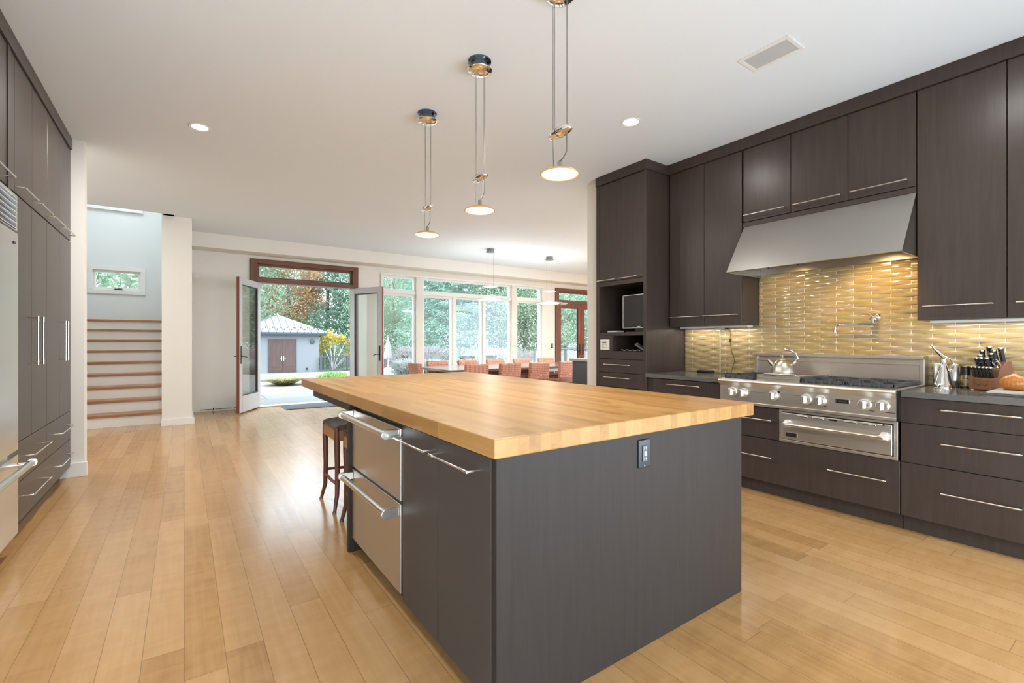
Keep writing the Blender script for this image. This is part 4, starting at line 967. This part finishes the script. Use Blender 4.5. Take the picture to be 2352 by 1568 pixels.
dup(ch, (3.69, 7.95, 0), -PI/2, 'patterned terracotta dining chair at the left head of the table', 'dining chair at the table head')
t = thing('dining_table', 'long dark dining table with a glossy top between two rows of chairs', 'table', (5.6, 7.93, 0))
TX0, TX1 = 3.76, 7.95
link('tabletop', bx(TX0, TX1, TY0, TY1, .700, .745), M['table'], t, 0.004)
b = BM(); box(b, TX0+.25, TX1-.25, TY0+.3, TY0+.33, .62, .70); box(b, TX0+.25, TX1-.25, TY1-.33, TY1-.3, .62, .70); link('table_apron', b, M['table'], t)
for x in (4.4, 7.2):
    b = BM(); box(b, x-.06, x+.06, TY0+.36, TY1-.36, 0.0, .62); box(b, x-.08, x+.08, TY0+.28, TY1-.28, 0, .05); link('table_leg', b, M['table'], t, 0.004)
sb = thing('sideboard', 'blue grey cabinet with a grey top right of the dining chairs', 'cabinet', (6.3, 5.4, 0))
bgm = plain('blue_grey_lacquer', (0.085, 0.095, 0.115), 0.4)
link('cabinet_body', bx(6.0, 6.6, 4.06, 6.58, 0.0, .875), bgm, sb, 0.003)
link('cabinet_top', bx(5.955, 6.62, 4.055, 6.63, .875, .92), plain('grey_quartz', (0.42, 0.42, 0.41), 0.25), sb, 0.003)
for y_ in (4.08, 4.70, 5.32, 5.95): link('door', bx(5.985, 6.0, y_+.005, y_+.615, .06, .865), bgm, sb, 0.002)

# ================================================================ outside
random.seed(11)
GL = -0.70
M['paver'] = None
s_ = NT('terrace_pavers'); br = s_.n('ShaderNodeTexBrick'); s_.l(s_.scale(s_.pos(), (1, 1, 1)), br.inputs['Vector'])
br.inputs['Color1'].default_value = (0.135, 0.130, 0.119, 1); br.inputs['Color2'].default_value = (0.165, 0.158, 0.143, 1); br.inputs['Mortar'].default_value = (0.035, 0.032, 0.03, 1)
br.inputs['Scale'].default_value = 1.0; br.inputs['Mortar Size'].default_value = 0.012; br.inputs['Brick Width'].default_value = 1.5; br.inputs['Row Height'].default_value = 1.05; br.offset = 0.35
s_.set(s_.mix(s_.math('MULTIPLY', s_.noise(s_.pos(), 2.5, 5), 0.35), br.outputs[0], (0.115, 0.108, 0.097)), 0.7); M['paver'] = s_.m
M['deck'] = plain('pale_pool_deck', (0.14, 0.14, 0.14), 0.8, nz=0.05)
M['lawn'] = plain('lawn_green', (0.16, 0.24, 0.08), 0.9, nz=0.4, nsc=2)
M['water'] = plain('pool_water', (0.035, 0.075, 0.11), 0.25, spec=0.2)
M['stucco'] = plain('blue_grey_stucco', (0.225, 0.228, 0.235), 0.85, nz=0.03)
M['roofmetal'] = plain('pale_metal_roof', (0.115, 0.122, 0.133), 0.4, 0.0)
M['seam'] = plain('roof_seam_metal', (0.06, 0.075, 0.10), 0.4, 0.2)
M['eave'] = plain('slate_blue_trim', (0.055, 0.065, 0.082), 0.5)
M['fence'] = plain('dark_fence_metal', (0.06, 0.065, 0.075), 0.5)
def ground(name, bm, m): o = link(name, bm, m); o['kind'] = 'structure'; return o
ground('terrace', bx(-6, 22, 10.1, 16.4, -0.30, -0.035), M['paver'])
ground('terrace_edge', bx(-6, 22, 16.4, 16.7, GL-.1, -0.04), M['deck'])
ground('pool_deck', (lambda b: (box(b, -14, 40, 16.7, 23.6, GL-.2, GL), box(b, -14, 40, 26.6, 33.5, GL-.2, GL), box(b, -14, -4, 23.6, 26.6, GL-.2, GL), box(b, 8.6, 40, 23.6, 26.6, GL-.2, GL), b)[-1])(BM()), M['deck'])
ground('lawn', bx(-60, 110, 33.5, 120, GL-.3, GL-.05), M['lawn'])
ground('rear_bounce_ground', bx(-8, 14, -14, -0.6, -0.3, -0.02), plain('pale_bounce_ground', (0.78, 0.79, 0.80), 0.8))  # unseen ground added behind the camera to bounce light onto the ceiling
tag(link('swimming_pool', bx(-4, 8.6, 23.6, 26.6, GL-.3, GL-.08), M['water']), 'strip of blue swimming pool water in front of the pool house', 'pool')
# pool house
HX0, HX1, HY0, HY1 = 2.82, 7.16, 32.0, 36.3
ZB, ZE = GL, 1.64
ph = thing('pool_house', 'small grey pool house with a pale metal hip roof and brown double doors', 'building', (4.99, 34.1, GL))
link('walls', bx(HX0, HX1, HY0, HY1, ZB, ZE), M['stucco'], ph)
b = BM(); ov = .36; ex0, ex1, ey0, ey1 = HX0-ov, HX1+ov, HY0-ov, HY1+ov
box(b, ex0, ex1, ey0, ey1, ZE-.02, ZE+.10); box(b, ex0-.05, ex1+.05, ey0-.05, ey1+.05, ZE+.06, ZE+.17); link('eave', b, M['eave'], ph)
b = BM(); ap = ((ex0+ex1)/2, (ey0+ey1)/2, ZE+1.36); zr = ZE+.17
cn = [b.verts.new(p) for p in ((ex0-.06, ey0-.06, zr), (ex1+.06, ey0-.06, zr), (ex1+.06, ey1+.06, zr), (ex0-.06, ey1+.06, zr))]; av = b.verts.new(ap)
for i in range(4): b.faces.new((cn[i], cn[(i+1) % 4], av))
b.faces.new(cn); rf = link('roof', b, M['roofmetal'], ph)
A = Vector(ap)
for i in range(-6, 7):
    x = ap[0]+i*.40; f_ = 1-abs(x-ap[0])/(ex1+.06-ap[0])
    if f_ <= .02: continue
    b = BM(); y0 = ey0-.06; z0 = zr
    tube(b, [(x, y0, z0+.01), (x, y0+(A.y-y0)*f_, z0+(A.z-z0)*f_+.01)], .022, 6); link('roof_seam', b, M['seam'], rf)
b = BM(); tube(b, [(ex0-.06, ey0-.06, zr), A], .03, 6); tube(b, [(ex1+.06, ey0-.06, zr), A], .03, 6); tube(b, [(ex0-.06, ey1+.06, zr), A], .03, 6); tube(b, [(ex1+.06, ey1+.06, zr), A], .03, 6); link('ridge_cap', b, M['seam'], rf)
b = BM()
for i in range(-6, 6):
    for (dx, f_) in ((.10, .14), (.30, .24)):
        x = ap[0]+i*.40+dx; lim = 1-abs(x-ap[0])/(ex1+.06-ap[0])
        if lim < f_: continue
        y = ey0-.06+(A.y-ey0+.06)*f_; z = zr+(A.z-zr)*f_; box(b, x-.03, x+.03, y-.03, y+.03, z, z+.07)
link('snow_guard', b, M['fence'], rf)
b = BM(); dx0, dx1, dz = 4.19, 5.80, 1.385
box(b, dx0, dx0+.07, HY0-.05, HY0, ZB, dz); box(b, dx1-.07, dx1, HY0-.05, HY0, ZB, dz); box(b, dx0+.07, dx1-.07, HY0-.05, HY0, dz-.07, dz); box(b, dx0, dx1, HY0-.08, HY0, ZB, ZB+.16)
FRM = b; mid = (dx0+dx1)/2
brown = wood_grain('weathered_door_wood', (0.07, 0.040, 0.033), (0.115, 0.068, 0.057), 0.5, 'z', 0.3)
link('door_frame', FRM, brown, ph)
for (a, c2, s) in ((dx0+.07, mid-.01, 1), (mid+.01, dx1-.07, -1)):
    d = link('door', bx(a, c2, HY0-.04, HY0-.005, ZB+.16, dz-.07), brown, ph)
    b = BM(); box(b, a+.15, c2-.15, HY0-.055, HY0-.04, ZB+.36, dz-.24); link('door_panel', b, brown, d, 0.02)
    hx = (c2-.05) if s > 0 else (a+.05)
    b = BM(); box(b, hx-.03, hx+.03, HY0-.055, HY0-.04, ZB+.75, ZB+1.05); tube(b, [(hx, HY0-.06, ZB+.9), (hx, HY0-.10, ZB+.9), (hx-s*.12, HY0-.10, ZB+.9)], .014, 6); link('lever_handle', b, M['nickel'], d)
wl = thing('wall_lamp', 'round bulkhead lamp on the pool house wall right of its doors', 'lamp', (6.73, 31.95, 1.12))
link('lamp_ring', lathe(BM(), [(.10, 0), (.15, 0), (.15, -.08), (.10, -.10)], (6.73, HY0, 1.245), 24, 'y'), M['fence'], wl, smooth=True)
link('lamp_glass', lathe(BM(), [(0, -.10), (.06, -.095), (.10, -.07), (.10, 0), (0, 0)], (6.73, HY0, 1.245), 24, 'y'), M['white'], wl, smooth=True)
tag(link('garden_tap', (lambda b: (tube(b, [(6.42, HY0, GL+.2), (6.42, HY0-.1, GL+.2), (6.42, HY0-.12, GL+.12)], .03, 8), box(b, 6.36, 6.48, HY0-.06, HY0-.01, GL+.22, GL+.27), b)[-1])(BM()), M['bronze']), 'small dark garden tap low on the pool house wall', 'tap')
# fences
fn = thing('pool_fence', 'dark slatted metal fence right of the pool house', 'fence', (9.5, 31.8, GL))
b = BM(); fx0, fx1, fy = 7.2, 12.5, 31.7
x = fx0
while x < fx1: box(b, x, x+.03, fy-.015, fy+.015, GL+.05, GL+.93); x += .085
link('pickets', b, M['fence'], fn)
b = BM(); box(b, fx0, fx1, fy-.03, fy+.03, GL+.93, GL+.98); box(b, fx0, fx1, fy-.03, fy+.03, GL+.04, GL+.09); link('rail', b, M['fence'], fn)
for x in (7.2, 8.85, 10.5, 12.2): link('post', bx(x-.05, x+.05, fy-.05, fy+.05, GL, GL+1.0), M['fence'], fn)
bw = NT('dark_stone_wall'); br = bw.n('ShaderNodeTexBrick'); bw.l(bw.scale(bw.comb(bw.sep(bw.pos())[0], bw.sep(bw.pos())[2], 0.0), (1, 1, 1)), br.inputs['Vector']); br.inputs['Scale'].default_value = 1.6
br.inputs['Color1'].default_value = (0.10, 0.075, 0.075, 1); br.inputs['Color2'].default_value = (0.15, 0.115, 0.11, 1); br.inputs['Mortar'].default_value = (0.07, 0.06, 0.06, 1); bw.set(br.outputs[0], 0.9)
tag(link('garden_wall', bx(10.6, 14.2, 30.6, 31.0, GL, GL+1.0), bw.m), 'low dark stone garden wall behind the folded umbrella', 'wall')
# umbrella
ux, uy = 10.28, 28.0
um = thing('patio_umbrella', 'folded white patio umbrella standing by the pool seen right of the open door', 'umbrella', (ux, uy, GL))
M['canvas'] = plain('white_canvas', (0.24, 0.25, 0.25), 0.8)
b = lathe(BM(), [(0, 2.10), (.05, 2.06), (.13, 1.75), (.20, 1.3), (.27, .92), (.24, .84), (.05, .84)], (ux, uy, GL), 40)
for v_ in b.verts:
    a = math.atan2(v_.co.y-uy, v_.co.x-ux); f_ = 1+.16*math.cos(a*8); v_.co.x = ux+(v_.co.x-ux)*f_; v_.co.y = uy+(v_.co.y-uy)*f_
link('canopy', b, M['canvas'], um, smooth='all')
link('pole', tube(BM(), [(ux, uy, GL), (ux, uy, GL+2.2)], .03, 10), M['white'], um)
link('base', lathe(BM(), [(0, 0), (.30, 0), (.30, .06), (.24, .30), (.10, .36), (0, .36)], (ux, uy, GL), 24), M['canvas'], um, smooth=True)
def lounger(x, y, rz, label):
    l_ = thing('sun_lounger', label, 'lounger', (0, 0, 0), 'white loungers by the pool')
    b = BM(); box(b, -.9, .35, -.32, .32, .28, .34); prism(b, [(.35, .28), (.35, .34), (1.0, .78), (1.03, .73)], -.32, .32, 'y'); link('lounger_bed', b, M['canvas'], l_, 0.01)
    for sx in (-.8, .3):
        for sy in (-.28, .28): link('leg', bx(sx-.025, sx+.025, sy-.025, sy+.025, 0, .28), M['white'], l_)
    l_.location = (x, y, GL); l_.rotation_euler = (0, 0, rz)
    return l_
l0 = lounger(10.55, 25.9, rad(15), 'white sun lounger on the pool deck right of the umbrella')
dup(l0, (12.6, 27.4, GL), rad(25), 'white sun lounger farther right beside the grasses')
# railing outside the far door
rl = thing('terrace_railing', 'metal terrace railing outside the far right door', 'railing', (14.5, 15.2, 0))
b = BM(); tube(b, [(11.75, 15.2, .92), (20.5, 15.2, .92)], .03, 8); tube(b, [(11.75, 15.2, .08), (20.5, 15.2, .08)], .02, 8); link('handrail', b, M['fence'], rl)
for k_ in range(6): link('post', tube(BM(), [(11.75+k_*1.7, 15.2, -.04), (11.75+k_*1.7, 15.2, .92)], .03, 8), M['fence'], rl)
for k_ in range(5): link('glass_panel', bx(11.85+k_*1.7, 13.35+k_*1.7, 15.195, 15.205, .12, .86), M['pane'], rl)
tag(link('wooden_post', tube(BM(), [(13.35, 21.8, GL), (13.33, 21.8, .5), (13.36, 21.82, 1.36)], [.30, .27, .26], 12), plain('bleached_log', (0.16, 0.165, 0.165), 0.9, nz=.2)), 'pale upright log post among the grasses outside the window', 'post')

# ---- plants
def leafmat(name, c0, c1, sc=0.7):
    s = NT(name); g = s.noise(s.pos(), sc, 4, 0.7); c = s.ramp(g, [(0.30, c0), (0.70, c1)]); s.set(c, 0.75, 0, 0.15)
    tl = s.n('ShaderNodeBsdfTranslucent'); s.l(c, tl.inputs[0]); mx = s.n('ShaderNodeMixShader'); mx.inputs[0].default_value = 0.45
    s.l(s.b.outputs[0], mx.inputs[1]); s.l(tl.outputs[0], mx.inputs[2]); s.l(mx.outputs[0], s.out.inputs[0])
    return s.m
LM = {
 'pine': leafmat('pale_pine_needles', (0.18, 0.29, 0.225), (0.4, 0.49, 0.41)),
 'deep': leafmat('deep_evergreen_needles', (0.11, 0.225, 0.18), (0.29, 0.41, 0.345)),
 'green': leafmat('fresh_green_leaves', (0.155, 0.255, 0.17), (0.35, 0.43, 0.315)),
 'olive': leafmat('pale_olive_leaves', (0.24, 0.285, 0.20), (0.40, 0.45, 0.33)),
 'orange': leafmat('russet_leaves', (0.4, 0.19, 0.09), (0.6, 0.35, 0.2)),
 'yellow': leafmat('yellow_leaves', (0.42, 0.31, 0.05), (0.56, 0.46, 0.13)),
 'grass': leafmat('straw_green_blades', (0.19, 0.19, 0.07), (0.36, 0.34, 0.17), 3),
 'lime': leafmat('lime_green_leaves', (0.13, 0.24, 0.06), (0.24, 0.34, 0.13), 3),
 'plume': leafmat('pale_grass_plumes', (0.3, 0.31, 0.3), (0.42, 0.43, 0.42), 3),
 'pink': leafmat('pinkish_seed_heads', (0.23, 0.19, 0.2), (0.32, 0.28, 0.285), 3)}
BARK = plain('grey_bark', (0.20, 0.17, 0.15), 0.9, nz=.3, nsc=8)
PALEBARK = plain('pale_bark', (0.50, 0.48, 0.46), 0.9, nz=.2, nsc=8)
def rv(): 
    while True:
        v = Vector((random.uniform(-1, 1), random.uniform(-1, 1), random.uniform(-1, 1)))
        if 0.05 < v.length < 1: return v.normalized()
def quad(b, c, d, n, L, w_):
    s = d.cross(n); 
    if s.length < 1e-4: return
    s = s.normalized()*w_*.5; e = d.normalized()*L
    vs = [b.verts.new(p) for p in (c, c+e*.45-s, c+e, c+e*.45+s)]; b.faces.new(vs)
def conifer_mesh(H, R, n, drop=.25, base=.08, ls=.55, seed=1):
    random.seed(seed); b = BM(); nb = 110; per = max(6, n//nb)
    for k in range(nb):
        t = (k+.5)/nb; z = H*(base+(1-base)*t); a = k*2.399+random.uniform(-.3, .3); r = R*(1-t)**.8*random.uniform(.7, 1.1)+.15
        for i in range(per):
            q = random.uniform(.12, 1)**.7; rr = r*q; zz = z-drop*rr*.5+.18*rr*q+random.gauss(0, .10+.05*rr)
            c = Vector((rr*math.cos(a)+random.gauss(0, .13*r+.05), rr*math.sin(a)+random.gauss(0, .13*r+.05), zz))
            d = Vector((math.cos(a), math.sin(a), -.1)) + rv()*.7
            quad(b, c, d, rv(), ls*random.uniform(.5, 1.2), ls*.22)
    return b
def broad_mesh(H, R, n, trunk=.3, ls=.24, seed=1, nc=60, flat=1.0):
    random.seed(seed); b = BM(); cz = H*(trunk+(1-trunk)/2); hz = H*(1-trunk)/2
    for k in range(nc):
        v = rv()*random.uniform(.45, 1)**.6; cc = Vector((v.x*R, v.y*R, cz+v.z*hz)); sg = R*.15+.12
        for i in range(n//nc):
            c = cc+Vector((random.gauss(0, sg), random.gauss(0, sg), random.gauss(0, sg*.7*flat))); quad(b, c, rv(), rv(), ls*random.uniform(.6, 1.3), ls*.62)
    return b
def trunk_mesh(H, r, branches=0, spread=1.2, seed=2):
    random.seed(seed); b = BM(); tube(b, [(0, 0, 0), (.05, .03, H*.5), (0, 0, H)], [r, r*.7, r*.2], 8)
    for k in range(branches):
        z = H*random.uniform(.25, .9); a = random.uniform(0, 2*PI); L = spread*random.uniform(.5, 1.1)
        e = Vector((math.cos(a)*L, math.sin(a)*L, z+L*random.uniform(.3, .9))); m = Vector((e.x*.5, e.y*.5, z+(e.z-z)*.35))
        tube(b, [(0, 0, z), m, e], [r*.35, r*.22, r*.06], 5)
        for q in range(3):
            f_ = m.lerp(e, random.uniform(0, .9)); tube(b, [f_, f_+Vector((random.gauss(0, .4*L), random.gauss(0, .4*L), random.uniform(.1, .7)*L))], [r*.12, r*.03], 4)
    return b
def tree(kind, crown_bm, lm, trunk_bm, bark, label, group=None):
    t = thing(kind, label, 'tree', (0, 0, 0), group)
    if trunk_bm: link('trunk', trunk_bm, bark, t, smooth=True)
    if crown_bm: link('crown', crown_bm, lm, t)
    return t
def put(proto, used, loc, s, rz, label, group=None):
    o = proto if proto not in used else dup(proto, (0, 0, 0))
    used.add(proto); o.location = loc; o.scale = (s, s, s); o.rotation_euler = (0, 0, rz); o['label'] = label
    if group: o['group'] = group
    return o
P1 = tree('pine_tree', conifer_mesh(13, 4.2, 19000, .1, .03, .40, 3), LM['pine'], trunk_mesh(12.5, .22), BARK, 'x')
P2 = tree('evergreen_tree', conifer_mesh(12, 3.8, 19000, .45, .01, .36, 4), LM['deep'], trunk_mesh(11.5, .22), BARK, 'x')
P3 = tree('leafy_tree', broad_mesh(14, 4.2, 19000, .10, .22, 5, 90), LM['green'], trunk_mesh(11, .22, 10, 3), BARK, 'x')
P4 = tree('pale_tree', broad_mesh(15, 4.0, 11000, .18, .20, 6, 80), LM['olive'], trunk_mesh(13, .2, 18, 3.2), PALEBARK, 'x')
P5 = tree('russet_tree', broad_mesh(12, 2.7, 9000, .2, .19, 7, 55), LM['orange'], trunk_mesh(10, .2, 12, 2), BARK, 'x')
used = set()
def at(u, y): return (px(u, y), y, GL-.05)
TR = [
 (P1, 752, 44, .95, 0.3, 'broad pale green pine behind the pool house to the right'),
 (P1, 705, 54, .8, 1.7, 'pale green pine directly behind the pool house roof'),
 (P1, 825, 43, 1.05, 2.9, 'tall pale green pine behind the right door leaf'),
 (P5, 662, 43, 1.0, 0.0, 'russet orange autumn tree behind the pool house'),
 (P4, 606, 42, .85, 0.5, 'thin pale tree seen through the left half of the open doors'),
 (P4, 560, 46, .9, 2.5, 'pale thin tree beyond the left door leaf'),
 (P1, 625, 56, 1.0, 4.0, 'distant pale pine left of the russet tree'),
 (P3, 905, 36, .80, 1.0, 'fresh green tree beyond the umbrella in the left window'),
 (P2, 985, 31, .78, 0.4, 'deep green evergreen at the left of the wide window'),
 (P2, 1040, 29, .74, 1.4, 'low branched evergreen left of the middle window bar'),
 (P2, 1105, 30, .78, 2.7, 'deep green evergreen behind the wooden post'),
 (P3, 1150, 29, .66, 3.3, 'pale green tree right of the wooden post'),
 (P3, 1205, 28, .70, 5.0, 'green tree in the narrow right window'),
 (P2, 1240, 32, .82, 4.4, 'evergreen at the right edge of the window'),
 (P3, 1300, 24, .62, 2.2, 'leafy tree outside the far right door'),
 (P3, 1345, 26, .68, 0.9, 'leafy tree behind the pier beside the far right door'),
 (P4, 925, 52, 1.05, 1.2, 'tall pale tree top in the upper left window'),
 (P4, 1000, 50, 1.0, 3.6, 'tall pale tree over the evergreens left'),
 (P4, 1075, 48, 1.0, 5.5, 'tall pale tree over the evergreens in the middle'),
 (P4, 1160, 46, 1.0, 0.2, 'tall pale tree over the evergreens right'),
 (P4, 1235, 44, 1.0, 2.0, 'tall pale tree above the narrow right window'),
 (P3, 855, 56, 1.0, 3.0, 'distant green tree behind the right door leaf'),
 (P3, 1290, 40, 1.0, 4.0, 'distant green tree above the far right door'),
 (P1, 950, 46, .95, 0.9, 'pale pine behind the umbrella'),
 (P3, 500, 40, .9, 2.0, 'green tree hidden left of the open doors'),
]
for (pr, u_, y_, s_c, rz, lab) in TR: put(pr, used, at(u_, y_), s_c, rz, lab, 'trees beyond the garden')
put(P3, used, (-1.6, 21, GL), .75, 1.1, 'leafy tree outside the small stairwell window', 'trees beyond the garden')
put(P3, used, (-5.2, 26, GL), .85, 3.1, 'second leafy tree beyond the small stairwell window', 'trees beyond the garden')
# yellow tree: a thin multi stemmed one with leaf clusters
yt = thing('yellow_tree', 'small tree with bright yellow leaves right of the pool house', 'tree', (0, 0, 0))
random.seed(21); b = BM(); bl = BM()
for (dx, dz) in ((-.35, 2.4), (.2, 2.1), (.9, 2.0), (1.6, 1.5), (-.7, 1.7), (1.25, 1.0)):
    tube(b, [(0, 0, 0), (dx*.35, 0, dz*.45), (dx, random.uniform(-.2, .2), dz)], [.06, .04, .015], 6)
    for q in range(4):
        cc = Vector((dx+random.gauss(0, .24), random.gauss(0, .22), dz+random.gauss(0, .22)))
        for i in range(60): quad(bl, cc+Vector((random.gauss(0, .16), random.gauss(0, .14), random.gauss(0, .12))), rv(), rv(), .15, .10)
link('trunk', b, PALEBARK, yt, smooth=True); link('crown', bl, LM['yellow'], yt); yt.location = (px(765, 33.1), 33.1, GL)
def shrub_mesh(R, H, n, ls, seed):
    random.seed(seed); b = BM()
    for i in range(n):
        v = rv(); v.z = abs(v.z); q = random.uniform(.4, 1); quad(b, Vector((v.x*R*q, v.y*R*q, v.z*H*q)), v+rv()*.8, rv(), ls*random.uniform(.6, 1.3), ls*.55)
    return b
sh = thing('hedge_shrub', 'olive green shrub behind the fence right of the pool house', 'shrub', (0, 0, 0)); link('foliage', shrub_mesh(1.1, 2.4, 1500, .22, 31), LM['olive'], sh); sh.location = (px(752, 36.6), 36.6, GL)
sh2 = dup(sh, (px(812, 38.2), 38.2, GL), 1.0, 'second olive green shrub behind the pool fence')
def grass_mesh(R, H, n, seed, w_=.014, lean=.6):
    random.seed(seed); b = BM()
    for i in range(n):
        a = random.uniform(0, 2*PI); r0 = R*.35*math.sqrt(random.random()); L = H*random.uniform(.6, 1.1); out = Vector((math.cos(a), math.sin(a), 0)); ln = lean*random.uniform(.2, 1)*R
        p0 = out*r0; p1 = out*(r0+ln*.45)+Vector((0, 0, L*.75)); p2 = out*(r0+ln)+Vector((0, 0, L*random.uniform(.7, 1.0)))
        s = Vector((-math.sin(a), math.cos(a), 0))*w_
        vs = [b.verts.new(q) for q in (p0-s, p0+s, p1+s*.8, p2, p1-s*.8)]; b.faces.new(vs)
    return b
gc = thing('grass_clump', 'low clump of straw coloured grass on the terrace edge in the open doorway', 'ornamental grass', (0, 0, 0), 'ornamental grasses')
link('blades', grass_mesh(.58, .24, 900, 41, .011, 1.3), LM['grass'], gc); gc.location = (px(653, 15.1), 15.1, -.04)
lg = thing('leafy_plant', 'bright lime green low plant in the doorway beside the island corner', 'plant', (0, 0, 0)); link('foliage', shrub_mesh(.55, .22, 700, .11, 43), LM['lime'], lg); lg.location = (px(767, 16.3), 16.3, -.04)
def big_grass(label, first=[None]):
    g = thing('plume_grass', label, 'ornamental grass', (0, 0, 0), 'tall plume grasses outside the window')
    link('blades', grass_mesh(1.35, 1.25, 1300, 51, .018, .9), LM['plume'], g)
    random.seed(52); b = BM()
    for i in range(120):
        a = random.uniform(0, 2*PI); r = .9*math.sqrt(random.random()); c = Vector((r*math.cos(a), r*math.sin(a), 1.15+.45*random.random()))
        for q in range(6): quad(b, c+rv()*.08, Vector((math.cos(a)*.4, math.sin(a)*.4, 1))+rv()*.6, rv(), .16, .035)
    link('seed_heads', b, LM['pink'], g)
    return g
gg = big_grass('tall pale plume grass outside the left window pane'); gs = [(945, 20.5, 'tall pale plume grass outside the left window pane', 1.0), (1000, 19.5, 'tall pale plume grass right of the first wide post', 1.0), (1095, 20.0, 'tall pale plume grass in the middle of the wide window', .95), (1140, 19.0, 'tall pale plume grass below the wooden post', .95), (1180, 20.5, 'tall pale plume grass behind the second wide post', .9), (1218, 18.5, 'tall pale plume grass in the narrow right window', .85)]
for i, (u_, y_, lab, s_c) in enumerate(gs):
    o = gg if i == 0 else dup(gg, (0, 0, 0), i*1.1, lab)
    o.location = (px(u_, y_), y_, GL); o.scale = (s_c, s_c, s_c); o['label'] = lab
